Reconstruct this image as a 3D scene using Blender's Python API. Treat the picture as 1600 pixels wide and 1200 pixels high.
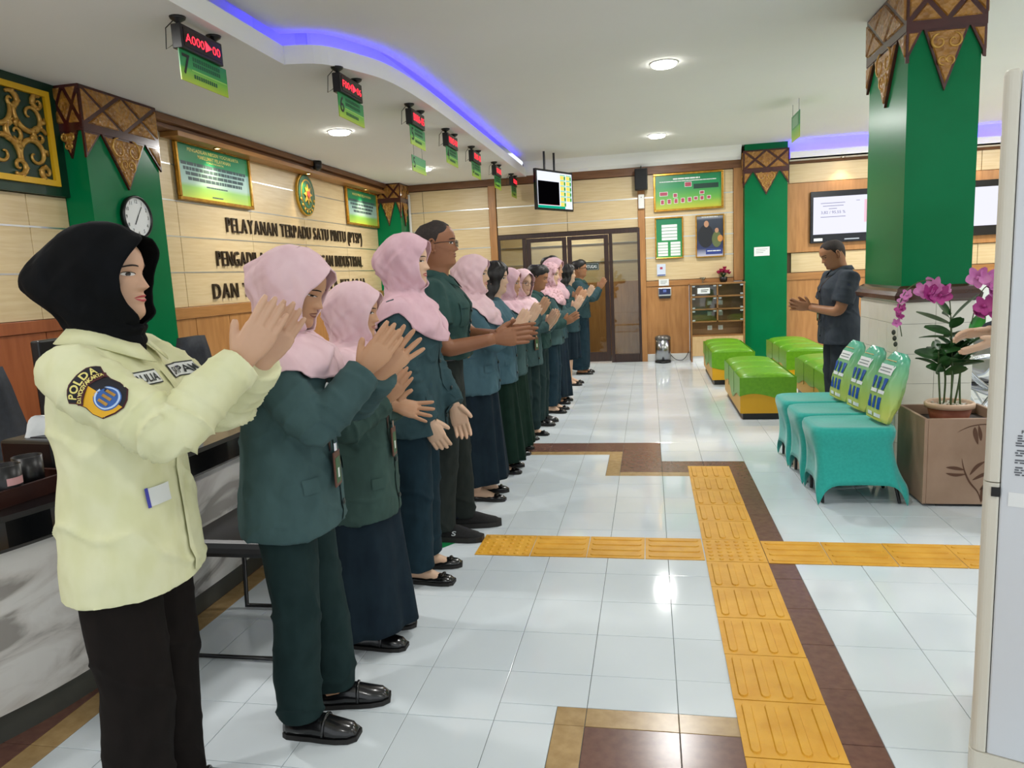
import bpy, bmesh, math, random
import numpy as np
from mathutils import Vector, Matrix, noise
from mathutils.bvhtree import BVHTree
random.seed(7); np.random.seed(7)
PI = math.pi
scene = bpy.context.scene
for o in list(bpy.data.objects): bpy.data.objects.remove(o, do_unlink=True)
COL = scene.collection

# ------------------------------------------------------------------ camera
CAM_H = 1.4515
yaw, pitch, roll = -0.19205, -0.14976, -0.04975
def cam_matrix():
    cy, sy, cp, sp = math.cos(yaw), math.sin(yaw), math.cos(pitch), math.sin(pitch)
    fwd = Vector((sy*cp, cy*cp, sp)); right = Vector((cy, -sy, 0)); up = right.cross(fwd)
    c, s = math.cos(roll), math.sin(roll)
    r2 = c*right + s*up; u2 = -s*right + c*up
    m = Matrix.Identity(4)
    for i in range(3):
        m[i][0] = r2[i]; m[i][1] = u2[i]; m[i][2] = -fwd[i]
    m[2][3] = CAM_H
    return m
cam_data = bpy.data.cameras.new('camera'); cam = bpy.data.objects.new('camera', cam_data); COL.objects.link(cam)
cam.matrix_world = cam_matrix(); cam_data.sensor_width = 36; cam_data.sensor_fit = 'HORIZONTAL'
cam_data.lens = 1130.456/1600*36; cam_data.clip_start = .05; cam_data.clip_end = 100
scene.camera = cam

# ------------------------------------------------------------------ world, exposure
world = bpy.data.worlds.new('world'); scene.world = world; world.use_nodes = True
world.node_tree.nodes['Background'].inputs[0].default_value = (.90, .96, 1.0, 1)
world.node_tree.nodes['Background'].inputs[1].default_value = 1.05
scene.view_settings.view_transform = 'Standard'; scene.view_settings.look = 'None'
scene.view_settings.gamma = 1; scene.view_settings.use_curve_mapping = False
scene.view_settings.exposure = 0.12
LAMP_W = 30.0

# ------------------------------------------------------------------ materials
def lin(c):
    if isinstance(c, str): c = tuple(int(c[i:i+2], 16) for i in (0, 2, 4))
    return tuple((v/255/12.92 if v/255 <= .04045 else ((v/255+.055)/1.055)**2.4) for v in c) + (1,)
MATS = {}
def mat(name, c1, c2=None, scale=6., stretch=(1, 1, 1), rough=.5, metal=0., bump=0., bscale=None, coords='Object',
        spec=.5, detail=4., emit=None, estr=0., tex='noise', sheen=0., coat=0., alpha=1., bdist=.01, ramp=(.35, .65), sss=0.):
    if name in MATS: return MATS[name]
    m = bpy.data.materials.new(name); m.use_nodes = True; MATS[name] = m
    nt = m.node_tree; b = nt.nodes['Principled BSDF']
    b.inputs['Base Color'].default_value = lin(c1); b.inputs['Roughness'].default_value = rough
    b.inputs['Metallic'].default_value = metal; b.inputs['Specular IOR Level'].default_value = spec
    if sheen: b.inputs['Specular IOR Level'].default_value = .2; b.inputs['Sheen Weight'].default_value = sheen; b.inputs['Sheen Roughness'].default_value = .5
    if coat: b.inputs['Coat Weight'].default_value = coat; b.inputs['Coat Roughness'].default_value = .08
    if sss: b.inputs['Subsurface Weight'].default_value = sss; b.inputs['Subsurface Radius'].default_value = (.012, .005, .003); b.inputs['Subsurface Scale'].default_value = .5
    if emit: b.inputs['Emission Color'].default_value = lin(emit); b.inputs['Emission Strength'].default_value = estr
    if alpha < 1: b.inputs['Alpha'].default_value = alpha
    if c2 or bump:
        if coords == 'World':
            src = nt.nodes.new('ShaderNodeNewGeometry').outputs['Position']
        else:
            src = nt.nodes.new('ShaderNodeTexCoord').outputs[coords]
        mp = nt.nodes.new('ShaderNodeMapping'); mp.inputs['Scale'].default_value = stretch; nt.links.new(src, mp.inputs[0])
        def texnode(sc):
            if tex == 'voronoi':
                t = nt.nodes.new('ShaderNodeTexVoronoi'); t.inputs['Scale'].default_value = sc; out = t.outputs['Distance']
            elif tex == 'wave':
                t = nt.nodes.new('ShaderNodeTexWave'); t.inputs['Scale'].default_value = sc; t.inputs['Distortion'].default_value = 7; t.inputs['Detail'].default_value = detail; out = t.outputs['Fac']
            else:
                t = nt.nodes.new('ShaderNodeTexNoise'); t.inputs['Scale'].default_value = sc; t.inputs['Detail'].default_value = detail; out = t.outputs['Fac']
            nt.links.new(mp.outputs[0], t.inputs['Vector']); return out
        if c2:
            r = nt.nodes.new('ShaderNodeValToRGB'); r.color_ramp.elements[0].color = lin(c1); r.color_ramp.elements[1].color = lin(c2)
            r.color_ramp.elements[0].position = ramp[0]; r.color_ramp.elements[1].position = ramp[1]
            nt.links.new(texnode(scale), r.inputs[0]); nt.links.new(r.outputs[0], b.inputs['Base Color'])
        if bump:
            bp = nt.nodes.new('ShaderNodeBump'); bp.inputs['Strength'].default_value = bump; bp.inputs['Distance'].default_value = bdist
            nt.links.new(texnode(bscale or scale), bp.inputs['Height']); nt.links.new(bp.outputs[0], b.inputs['Normal'])
    return m
def emis(name, c, s):
    if name in MATS: return MATS[name]
    m = bpy.data.materials.new(name); m.use_nodes = True; MATS[name] = m; nt = m.node_tree
    nt.nodes.remove(nt.nodes['Principled BSDF']); e = nt.nodes.new('ShaderNodeEmission')
    e.inputs[0].default_value = lin(c); e.inputs[1].default_value = s
    nt.links.new(e.outputs[0], nt.nodes['Material Output'].inputs[0]); return m
def grad(name, stops, axis=1, rough=.35, estr=0.):
    """colour gradient printed along a generated axis (flat print)"""
    if name in MATS: return MATS[name]
    m = bpy.data.materials.new(name); m.use_nodes = True; MATS[name] = m; nt = m.node_tree; b = nt.nodes['Principled BSDF']
    tc = nt.nodes.new('ShaderNodeTexCoord'); sp = nt.nodes.new('ShaderNodeSeparateXYZ'); nt.links.new(tc.outputs['Generated'], sp.inputs[0])
    r = nt.nodes.new('ShaderNodeValToRGB'); els = r.color_ramp.elements
    while len(els) < len(stops): els.new(.5)
    for e, (p, c) in zip(els, stops): e.position = p; e.color = lin(c)
    nt.links.new(sp.outputs[axis], r.inputs[0]); nt.links.new(r.outputs[0], b.inputs['Base Color']); b.inputs['Roughness'].default_value = rough
    if estr: nt.links.new(r.outputs[0], b.inputs['Emission Color']); b.inputs['Emission Strength'].default_value = estr
    return m
def glass(name, tint, mixf, rough=.02):
    m = bpy.data.materials.new(name); m.use_nodes = True; MATS[name] = m; nt = m.node_tree
    nt.nodes.remove(nt.nodes['Principled BSDF']); t = nt.nodes.new('ShaderNodeBsdfTransparent'); t.inputs[0].default_value = lin(tint)
    g = nt.nodes.new('ShaderNodeBsdfGlossy'); g.inputs['Roughness'].default_value = rough
    mx = nt.nodes.new('ShaderNodeMixShader'); mx.inputs[0].default_value = mixf
    nt.links.new(t.outputs[0], mx.inputs[1]); nt.links.new(g.outputs[0], mx.inputs[2]); nt.links.new(mx.outputs[0], nt.nodes['Material Output'].inputs[0]); return m

# ------------------------------------------------------------------ object helpers
def tag(o, label=None, cat=None, group=None, kind=None):
    if label: o['label'] = label
    if cat: o['category'] = cat
    if group: o['group'] = group
    if kind: o['kind'] = kind
    return o
def thing(name, label, cat, loc=(0, 0, 0), rz=0., group=None, kind=None):
    o = bpy.data.objects.new(name, None); COL.objects.link(o); o.location = loc; o.rotation_euler = (0, 0, rz)
    o.empty_display_size = .1
    return tag(o, label, cat, group, kind)
def struct(name, loc=(0, 0, 0)):
    o = bpy.data.objects.new(name, None); COL.objects.link(o); o.location = loc; o['kind'] = 'structure'; return o
def link(name, me, parent=None, m=None, mw=None):
    if m is not None and not me.materials: me.materials.append(m)
    o = bpy.data.objects.new(name, me); COL.objects.link(o)
    if parent is not None: o.parent = parent
    if mw is not None: o.matrix_local = mw
    return o
def mesh(name, verts, faces, smooth=False):
    me = bpy.data.meshes.new(name); me.from_pydata([tuple(v) for v in verts], [], [tuple(f) for f in faces]); me.update()
    if smooth: me.polygons.foreach_set('use_smooth', [True]*len(me.polygons))
    return me
class MB:
    """mesh builder"""
    def __init__(s): s.v = []; s.f = []
    def add(s, v, f):
        n = len(s.v); s.v.extend([tuple(map(float, p)) for p in v]); s.f.extend([tuple(int(i)+n for i in q) for q in f]); return s
    def box(s, x0, x1, y0, y1, z0, z1, M=None):
        v = [(x0,y0,z0),(x1,y0,z0),(x1,y1,z0),(x0,y1,z0),(x0,y0,z1),(x1,y0,z1),(x1,y1,z1),(x0,y1,z1)]
        if M is not None: v = [M @ Vector(p) for p in v]
        return s.add(v, [(3,2,1,0),(4,5,6,7),(0,1,5,4),(1,2,6,5),(2,3,7,6),(3,0,4,7)])
    def prism(s, poly, h0, h1, M=None):
        """polygon in xy extruded h0..h1 in z"""
        n = len(poly); v = [(p[0], p[1], h0) for p in poly]+[(p[0], p[1], h1) for p in poly]
        if M is not None: v = [M @ Vector(p) for p in v]
        return s.add(v, [tuple(range(n-1, -1, -1)), tuple(range(n, 2*n))]+[(i, (i+1) % n, (i+1) % n+n, i+n) for i in range(n)])
    def loft(s, rings, cap=True, closed=True):
        n = len(rings[0]); v = [p for r in rings for p in r]; f = []
        for k in range(len(rings)-1):
            for i in range(n if closed else n-1):
                j = (i+1) % n; f.append((k*n+i, k*n+j, (k+1)*n+j, (k+1)*n+i))
        if cap and closed: f.append(tuple(range(n-1, -1, -1))); f.append(tuple((len(rings)-1)*n+i for i in range(n)))
        return s.add(v, f)
    def lathe(s, prof, n=24, M=None):
        rings = []
        for r, z in prof:
            ring = [Vector((r*math.cos(2*PI*i/n), r*math.sin(2*PI*i/n), z)) for i in range(n)]
            rings.append([M @ p for p in ring] if M is not None else ring)
        return s.loft(rings)
    def tube(s, pts, rad, n=8, flat=None, up=None):
        """swept tube through pts; rad scalar or list; flat = list of second radii"""
        pts = [Vector(p) for p in pts]; k = len(pts)
        if not hasattr(rad, '__len__'): rad = [rad]*k
        if flat is None: flat = rad
        elif not hasattr(flat, '__len__'): flat = [flat]*k
        rings = []; ref = Vector(up) if up is not None else None
        for i in range(k):
            t = (pts[min(i+1, k-1)]-pts[max(i-1, 0)]).normalized()
            if ref is None: ref = Vector((0, 0, 1)) if abs(t.z) < .9 else Vector((1, 0, 0))
            a = (ref - t*ref.dot(t)); a = a.normalized() if a.length > 1e-6 else t.orthogonal().normalized()
            b = t.cross(a); ref = a
            rings.append([pts[i]+a*(flat[i]*math.cos(2*PI*j/n))+b*(rad[i]*math.sin(2*PI*j/n)) for j in range(n)])
        return s.loft(rings)
    def ell(s, c, r, n=12, m=8, M=None):
        rings = []
        for k in range(m+1):
            a = -PI/2+PI*k/m; q = max(.02, math.cos(a))
            ring = [Vector((c[0]+r[0]*q*math.cos(2*PI*i/n), c[1]+r[1]*q*math.sin(2*PI*i/n), c[2]+r[2]*math.sin(a))) for i in range(n)]
            rings.append([M @ p for p in ring] if M is not None else ring)
        return s.loft(rings)
    def mesh(s, name='part', smooth=False): return mesh(name, s.v, s.f, smooth)
    def build(s, name, m, parent=None, smooth=False, mw=None, bevel=0., sub=0, label=None):
        o = link(name, s.mesh(name, smooth), parent, m, mw)
        if bevel:
            b = o.modifiers.new('bevel', 'BEVEL'); b.width = bevel; b.segments = 2; b.limit_method = 'ANGLE'; b.angle_limit = .6
        if sub:
            d = o.modifiers.new('sub', 'SUBSURF'); d.levels = sub; d.render_levels = sub
        if label: o['label'] = label
        return o
def box(name, m, parent, x0, x1, y0, y1, z0, z1, bevel=0., label=None):
    return MB().box(x0, x1, y0, y1, z0, z1).build(name, m, parent, bevel=bevel, label=label)
def frame(loc, xd, yd):
    x = Vector(xd).normalized(); y = Vector(yd).normalized(); z = x.cross(y); M = Matrix.Identity(4)
    for i in range(3): M[i][0] = x[i]; M[i][1] = y[i]; M[i][2] = z[i]; M[i][3] = loc[i]
    return M
def wall_left_frame(y, z, x=-4.2): return frame((x, y, z), (0, 1, 0), (0, 0, 1))
def wall_back_frame(x, z, y=11.5): return frame((x, y, z), (1, 0, 0), (0, 0, 1))
_tc = {}
def text_mesh(body, size, ext=0., spacing=1., bold=0.):
    k = (body, size, ext, spacing, bold)
    if k in _tc: return _tc[k]
    cu = bpy.data.curves.new('t', 'FONT'); cu.body = body; cu.size = size; cu.extrude = ext; cu.space_character = spacing; cu.offset = bold
    cu.resolution_u = 3
    o = bpy.data.objects.new('t', cu); COL.objects.link(o); dg = bpy.context.evaluated_depsgraph_get()
    me = bpy.data.meshes.new_from_object(o.evaluated_get(dg)); bpy.data.objects.remove(o); bpy.data.curves.remove(cu)
    me.materials.clear()
    if len(me.vertices):
        c = np.empty(len(me.vertices)*3); me.vertices.foreach_get('co', c); c = c.reshape(-1, 3)
        mn, mx = c.min(0), c.max(0)
    else: mn = mx = np.zeros(3)
    _tc[k] = (me, mn, mx); return _tc[k]
def text(name, body, m, parent, M, width=None, height=None, ext=.0006, center=True, bold=0., at=(0, 0), lift=.002):
    """text laid on the xy plane of frame M, scaled to a width and height"""
    me, mn, mx = text_mesh(body, 1., 0., 1., bold); me = me.copy()
    w, h = mx[0]-mn[0], mx[1]-mn[1]
    sx = width/w if width else None; sy = height/h if height else None
    if sx is None: sx = sy
    if sy is None: sy = sx
    c = np.empty(len(me.vertices)*3); me.vertices.foreach_get('co', c); c = c.reshape(-1, 3)
    c[:, 0] = (c[:, 0]-(mn[0]+w/2 if center else mn[0]))*sx+at[0]; c[:, 1] = (c[:, 1]-(mn[1]+h/2))*sy+at[1]; c[:, 2] = lift
    me.vertices.foreach_set('co', c.ravel()); me.update()
    return link(name, me, parent, m, M)
def plate(name, m, parent, M, x0, x1, y0, y1, z0=0., z1=.002, bevel=0., label=None):
    return MB().box(x0, x1, y0, y1, z0, z1).build(name, m, parent, mw=M, bevel=bevel, label=label)
def smooth_poly(o):
    o.data.polygons.foreach_set('use_smooth', [True]*len(o.data.polygons)); return o
def lerp(a, b, t): return a+(b-a)*t
def sstep(t): t = max(0., min(1., t)); return t*t*(3-2*t)
def catmull(P, n):
    """smooth polyline through P (list of tuples), n samples per span"""
    P = [Vector(p) for p in P]; out = []
    for i in range(len(P)-1):
        p0, p1, p2, p3 = P[max(i-1, 0)], P[i], P[i+1], P[min(i+2, len(P)-1)]
        for k in range(n):
            t = k/n; out.append(.5*((2*p1)+(p2-p0)*t+(2*p0-5*p1+4*p2-p3)*t*t+(3*p1-p0-3*p2+p3)*t**3))
    out.append(P[-1]); return out
# ================================================================== SETTING
M_white_tile = mat('white_glazed_tile', 'd9e2e8', 'e2eaee', scale=1.3, rough=.07, coords='World', spec=.55)
M_brown_tile = mat('brown_tile', '6b4a41', '795649', scale=30, rough=.22, coords='World')
M_tan_tile = mat('tan_tile', 'a98a5c', 'b99b6c', scale=24, rough=.25, coords='World')
M_grout = mat('grout', '6e7472', rough=.9)
M_tact = mat('tactile_yellow', 'd79a1e', 'e2a930', scale=9, rough=.5, bump=.15, bscale=60, coords='World')
M_ceil = mat('ceiling_white', 'e6e6e0', 'eaeae5', scale=.6, rough=.9, coords='World')
M_soffit = mat('soffit_white', 'efefec', rough=.9)
M_cream = mat('cream_veneer', 'd2b98c', 'dcc69c', scale=3.2, stretch=(1, 1, 14), rough=.38, coords='World', detail=6)
M_wood = mat('golden_wood', 'a87440', 'ba854e', scale=4, stretch=(6, 6, .7), rough=.4, coords='World', detail=6)
M_woodh = mat('golden_wood_rail', 'a3703c', 'b27e48', scale=4, stretch=(.8, .8, 9), rough=.38, coords='World', detail=6)
M_redwood = mat('red_wood', '93502c', 'a35d36', scale=4, stretch=(6, 6, .6), rough=.35, coords='World', detail=6)
M_cornice = mat('cornice_wood', '6a4222', '7c5230', scale=4, stretch=(1, .6, 9), rough=.45, coords='World')
M_darkwood = mat('dark_door_wood', '2b1a14', '38231b', scale=5, stretch=(6, 6, .7), rough=.35, coords='World')
M_alu = mat('aluminium_strip', 'cfd2d2', rough=.3, metal=.9)
M_green = mat('green_paint', '006a3c', '027042', scale=2, rough=.28, spec=.14)
M_maroon = mat('maroon_lacquer', '3c1412', '4a1b18', scale=8, rough=.25, coat=.3)
M_gold = mat('carved_gold_wood', '8a5a1e', 'a8752c', scale=14, rough=.34, bump=.7, bscale=34, bdist=.02, coat=.35, tex='voronoi', ramp=(.1, .7))
M_goldrel = mat('gold_relief', 'a8792f', 'c39a4c', scale=30, rough=.3, metal=.35)
M_black = mat('black_plastic', '0d0d0f', rough=.35)
M_darkgrey = mat('dark_grey_plastic', '22242a', rough=.4)
M_white = mat('white_plastic', 'e6e6e2', rough=.35)
M_paper = mat('white_paper', 'e9ecec', rough=.7)
M_bluepaper = mat('pale_blue_paper', 'd3def0', rough=.7)
M_ink = mat('dark_ink', '1d2422', rough=.6)
M_chrome = mat('chrome', 'd6d8da', rough=.12, metal=1.)
M_frame = mat('gold_frame', 'a8761f', 'c79638', scale=20, rough=.25, metal=.6)
TS = .3; TX = .0662; TY = 2.4385; GAP = .0022

# ---- floor -----------------------------------------------------------------
floor = struct('floor')
box('subfloor', M_grout, floor, -4.6, 6.2, -2.2, 12.7, -.12, -.0035)
BROWN = [(-4.4, .0662, 5.7385, 6.0385), (-.2338, .0662, 5.1385, 5.7385), (.0662, .6662, 5.1385, 5.4385), (.3662, .6662, -3, 5.1385),
         (-.2338, .3662, -3, 2.1385), (-2.3338, -2.0338, -3, 5.7385)]
TAN = [(-2.0338, -.3338, 5.6385, 5.7385), (-.3338, -.2338, 5.0385, 5.7385), (-.2338, .2662, 5.0385, 5.1385), (.2662, .3662, -3, 5.1385),
       (-.3338, -.2338, -3, 2.2385), (-.3338, .2662, 2.1385, 2.2385), (-2.0338, -1.9338, -3, 5.6385)]
def tile_col(x, y):
    for r in BROWN:
        if r[0] < x < r[1] and r[2] < y < r[3]: return 1
    for r in TAN:
        if r[0] < x < r[1] and r[2] < y < r[3]: return 2
    return 0
pieces = []
for i in range(-15, 20):
    for j in range(-15, 31):
        x0, y0 = TX+i*TS, TY+j*TS
        if y0+TS > 11.75: continue
        xs = sorted({round(v, 4) for r in BROWN+TAN for v in r[:2] if x0+.02 < v < x0+TS-.02} | {round(x0, 4), round(x0+TS, 4)})
        ys = sorted({round(v, 4) for r in BROWN+TAN for v in r[2:] if y0+.02 < v < y0+TS-.02} | {round(y0, 4), round(y0+TS, 4)})
        grid = [[tile_col((xs[a]+xs[a+1])/2, (ys[b]+ys[b+1])/2) for a in range(len(xs)-1)] for b in range(len(ys)-1)]
        flat = {c for r in grid for c in r}
        if len(flat) == 1: pieces.append((x0, x0+TS, y0, y0+TS, flat.pop())); continue
        # merge rows, then equal neighbouring rows
        rows = []
        for b in range(len(ys)-1):
            runs = []
            for a in range(len(xs)-1):
                if runs and runs[-1][2] == grid[b][a]: runs[-1][1] = xs[a+1]
                else: runs.append([xs[a], xs[a+1], grid[b][a]])
            if rows and rows[-1][2] == runs: rows[-1][1] = ys[b+1]
            else: rows.append([ys[b], ys[b+1], runs])
        for ya, yb, runs in rows:
            for xa, xb, c in runs: pieces.append((xa, xb, ya, yb, c))
MWI = cam.matrix_world.inverted()
def pix(p):
    q = MWI @ Vector(p)
    if q.z > -.1: return None
    return 800+1130.456*q.x/-q.z, 600-1130.456*q.y/-q.z
def seen(pc):
    P = [pix((x, y, 0)) for x in pc[:2] for y in pc[2:4]]
    if any(q is None for q in P): return 0
    xs = [q[0] for q in P]; ys = [q[1] for q in P]
    if max(xs) < 0 or min(xs) > 1540 or min(ys) > 1200 or max(ys) < 0: return 0
    return max(ys)-min(ys) if max(ys)-min(ys) > 9 else 0
pieces.sort(key=lambda c: -seen(c))
TM = [M_white_tile, M_brown_tile, M_tan_tile]
def tile_geo(mb, w, d, ox=0., oy=0.):
    g, c = GAP/2, .0012
    a = [(ox+g, oy+g), (ox+w-g, oy+g), (ox+w-g, oy+d-g), (ox+g, oy+d-g)]
    b = [(ox+g+c, oy+g+c), (ox+w-g-c, oy+g+c), (ox+w-g-c, oy+d-g-c), (ox+g+c, oy+d-g-c)]
    v = [(p[0], p[1], -.006) for p in a]+[(p[0], p[1], -.0008) for p in a]+[(p[0], p[1], 0) for p in b]
    mb.add(v, [(i, (i+1) % 4, 4+(i+1) % 4, 4+i) for i in range(4)]+[(4+i, 4+(i+1) % 4, 8+(i+1) % 4, 8+i) for i in range(4)]+[(8, 9, 10, 11)])
tcache = {}; rest = [MB(), MB(), MB()]
for n, pc in enumerate(pieces):
    x0, x1, y0, y1, c = pc; k = (round(x1-x0, 3), round(y1-y0, 3), c)
    if n < 300 and seen(pc):
        if k not in tcache:
            mb = MB(); tile_geo(mb, k[0], k[1]); tcache[k] = mb.mesh('tile'); tcache[k].materials.append(TM[c])
        o = link('tile', tcache[k], floor); o.location = (x0, y0, random.uniform(-.0004, .0004))
    else: tile_geo(rest[c], x1-x0, y1-y0, x0, y0)
for mb, m, nm in zip(rest, TM, ('white_tile_field', 'brown_tile_field', 'tan_tile_field')):
    if mb.v: mb.build(nm, m, floor)['kind'] = 'stuff'
# green arrow sticker on the floor by the man's shoe
st = MB().prism([(-1.42, 3.62), (-1.13, 3.62), (-1.05, 3.74), (-1.13, 3.86), (-1.42, 3.86)], .0004, .0012).build('floor_sticker', mat('sticker_green', '0b7a43', rough=.4))
tag(st, 'green and white arrow sticker on the floor behind the black sneakers', 'floor sticker')
MB().prism([(-1.40, 3.70), (-1.15, 3.70), (-1.10, 3.745), (-1.15, 3.79), (-1.40, 3.79)], .0012, .0016).build('white_arrow', M_paper, st)

# ---- tactile paving ---------------------------------------------------------
TP = .2955
def tactile(kind):
    mb = MB(); s = TP-.004; mb.box(-s/2, s/2, -s/2, s/2, 0, .003)
    if kind == 'bars':
        for k in range(4):
            x = (k-1.5)*.073; L = s/2-.016; w = .0165; n = 5
            lo = [(x+w*math.cos(a), L-w+w*math.sin(a)) for a in np.linspace(0, PI, n)]+[(x+w*math.cos(a), -L+w+w*math.sin(a)) for a in np.linspace(PI, 2*PI, n)]
            hi = [(x+(p[0]-x)*.8, p[1]*.985) for p in lo]
            mb.loft([[(p[0], p[1], .0028) for p in lo], [(p[0], p[1], .0075) for p in hi]])
    else:
        for a in range(6):
            for b in range(6):
                mb.lathe([(.0125, .0028), (.0105, .006), (.006, .0075)], 8, Matrix.Translation(((a-2.5)*.047, (b-2.5)*.047, 0)))
    me = mb.mesh('tactile_tile'); me.materials.append(M_tact); return me
tac_b, tac_d = tactile('bars'), tactile('dots')
ta = thing('tactile_paving', 'yellow tactile paving strip running lengthwise down the aisle beside brown tiles', 'tactile paving')
tb = thing('tactile_paving', 'yellow tactile paving strip crossing the aisle from the black sneakers to the air conditioner', 'tactile paving')
def tt(par, me, x, y, rz=0):
    o = link('tactile_tile', me, par); o.location = (x, y, .0005+random.uniform(0, .0006)); o.rotation_euler = (0, 0, rz+random.uniform(-.006, .006)); return o
for k in range(17): tt(ta, tac_d if k == 5 else tac_b, .397, 5.29-TP*(k+.5), 0)
ycr = 5.29-TP*5.5
for k in range(4): tt(tb, tac_d if k == 0 else tac_b, -.935+TP*(k+.5), ycr+.012, PI/2)
for k in range(4): tt(tb, tac_b, .397+TP*(k+1), ycr-.004, PI/2)

# ---- ceiling ----------------------------------------------------------------
ZC, ZS, ZF = 3.15, 2.95, 3.07
edge = [Vector((-2.44, -2.2, 0)), Vector((-2.44, 4.82, 0)), Vector((-2.44, 4.87, 0))]+[Vector((p.x, p.y, 0)) for p in catmull([(-2.44, 4.87, 0), (-2.19, 4.95, 0), (-2.03, 5.22, 0), (-1.93, 5.52, 0), (-1.88, 6.05, 0), (-1.86, 7.0, 0), (-1.86, 9, 0), (-1.86, 11.3, 0), (-1.86, 11.62, 0)], 6)][1:]
ceiling = struct('ceiling')
n = len(edge)
# main ceiling slab right of the curve (front edge stepped back for the rear cove)
mb = MB(); sh = .0
P = [(p.x, p.y) for p in edge]
poly = P+[(2.02, 11.62), (2.02, 11.27), (6.1, 11.27), (6.1, -2.2)]
mb.prism(poly[::-1], ZC, ZC+.03); mb.build('main_panel', M_ceil, ceiling)
mb = MB(); mb.prism([(-4.5, -2.2)]+P+[(-4.5, 11.62)], ZS, ZS+.03); mb.build('soffit', M_soffit, ceiling)
# upright lip of the soffit along the curve
def strip(pts, off0, off1, z0, z1):
    m_ = MB(); L0, L1 = [], []
    for i, p in enumerate(pts):
        t = (pts[min(i+1, len(pts)-1)]-pts[max(i-1, 0)]).normalized(); nrm = Vector((t.y, -t.x, 0))
        L0.append(p+nrm*off0); L1.append(p+nrm*off1)
    rings = [[(a.x, a.y, z0), (b.x, b.y, z0), (b.x, b.y, z1), (a.x, a.y, z1)] for a, b in zip(L0, L1)]
    return m_.loft(rings)
strip(edge, .0, .02, ZS-.003, ZF).build('fascia', M_soffit, ceiling)
M_cove = mat('cove_white', 'e8e8ea', rough=.8)
cv = MB(); cv.prism([(-4.5, -2.2), (-1.3, -2.2), (-1.3, 11.62), (-4.5, 11.62)], 3.34, 3.36)
cv.build('cove_roof', M_cove, ceiling)
strip(edge, -.30, -.29, ZS+.03, 3.34).build('cove_back', M_cove, ceiling)
M_led = emis('blue_led', (58, 40, 255), 16.); M_led2 = emis('violet_led', (58, 38, 255), 26.)
led = strip([p for p in edge[1:] if p.y < 10.7], -.10, -.07, ZF-.055, ZF-.045).build('led_strip', M_led); tag(led, 'blue light strip hidden in the curved ceiling cove above the counters', 'light strip')
# rear right cove
rc = MB(); rc.box(2.02, 6.1, 11.27, 11.62, 2.88, 2.90).build('rear_soffit', M_soffit, ceiling)
MB().box(2.02, 6.1, 11.27, 11.29, 2.88, 2.99).build('rear_fascia', M_soffit, ceiling)
MB().box(2.02, 6.1, 11.50, 11.519, 2.90, 3.34).build('rear_cove_back', M_cove, ceiling)
MB().box(2.02, 6.1, 11.0, 11.62, 3.34, 3.36).build('rear_cove_roof', M_cove, ceiling)
led2 = MB().box(2.06, 6.0, 11.34, 11.37, 2.93, 2.945).build('led_strip', M_led2); tag(led2, 'blue light strip in the ceiling cove above the wall screens', 'light strip')
# crown moulding along the back wall
MB().loft([[(x, 11.5, 2.96), (x, 11.44, 2.96), (x, 11.40, 3.0), (x, 11.36, 3.10), (x, 11.30, ZC), (x, 11.5, ZC)] for x in (-1.86, 1.36)]).build('crown_moulding', M_soffit, ceiling)

# ---- panelled walls ---------------------------------------------------------
def panels(root, M, x_edges, z_edges, m, name='cladding_panel', thick=.018, gap=.007):
    for a in range(len(x_edges)-1):
        for b in range(len(z_edges)-1):
            x0, x1, z0, z1 = x_edges[a]+gap/2, x_edges[a+1]-gap/2, z_edges[b]+gap/2, z_edges[b+1]-gap/2
            plate(name, m, root, M @ Matrix.Translation(((x0+x1)/2, (z0+z1)/2, 0)), -(x1-x0)/2, (x1-x0)/2, -(z1-z0)/2, (z1-z0)/2, -thick, 0, bevel=.002)
def strips(root, M, x0, x1, zs_, h=.012):
    for z in zs_: plate('aluminium_strip', M_alu, root, M, x0, x1, z-h/2, z+h/2, -.014, .002)
wl = struct('wall_left')
box('wall_core', mat('wall_core', '5a4430', rough=.9), wl, -4.5, -4.219, -2.2, 11.62, 0, 2.96)
WLF = frame((-4.2, 0, 0), (0, 1, 0), (0, 0, 1))
ZL = [1.30, 1.62, 1.945, 2.265, 2.585, 2.86]
panels(wl, WLF, [-1.83, -.58, .67, 1.92, 3.17, 4.42, 4.78], [1.30, 1.62, 1.945, 2.17], M_cream)
panels(wl, WLF, [5.58, 6.08, 7.33, 8.59, 9.85, 11.1, 11.5], ZL, M_cream)
strips(wl, WLF, -1.83, 4.78, ZL[1:3]); strips(wl, WLF, 5.58, 11.5, ZL[1:5])
plate('wainscot_rail', M_redwood, wl, WLF, -1.83, 4.78, 1.215, 1.30, -.01, .022, bevel=.004)
plate('wainscot_rail', M_woodh, wl, WLF, 5.58, 11.5, 1.195, 1.30, -.01, .022, bevel=.004)
for a, b, m in [(y, y+.625, M_redwood) for y in np.arange(-1.83, 4.5, .625)]+[(y, y+.56, M_wood) for y in np.arange(5.6, 11.1, .56)]:
    plate('wainscot_panel', m, wl, WLF, a+.004, b-.004, .1, 1.212 if m is M_redwood else 1.192, -.01, .006, bevel=.002)
# wooden cornice over the emblem wall
trim = struct('trim_1')
MB().box(-4.2, -4.0, 5.6, 11.3, 2.885, 2.945).build('cornice_upper', M_cornice, trim, bevel=.004)
MB().box(-4.2, -4.06, 5.6, 11.3, 2.845, 2.885).build('cornice_step', M_cornice, trim, bevel=.003)
MB().box(-4.2, -4.02, 5.95, 11.3, 2.80, 2.845).build('cornice_lower', M_woodh, trim, bevel=.003)
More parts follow.
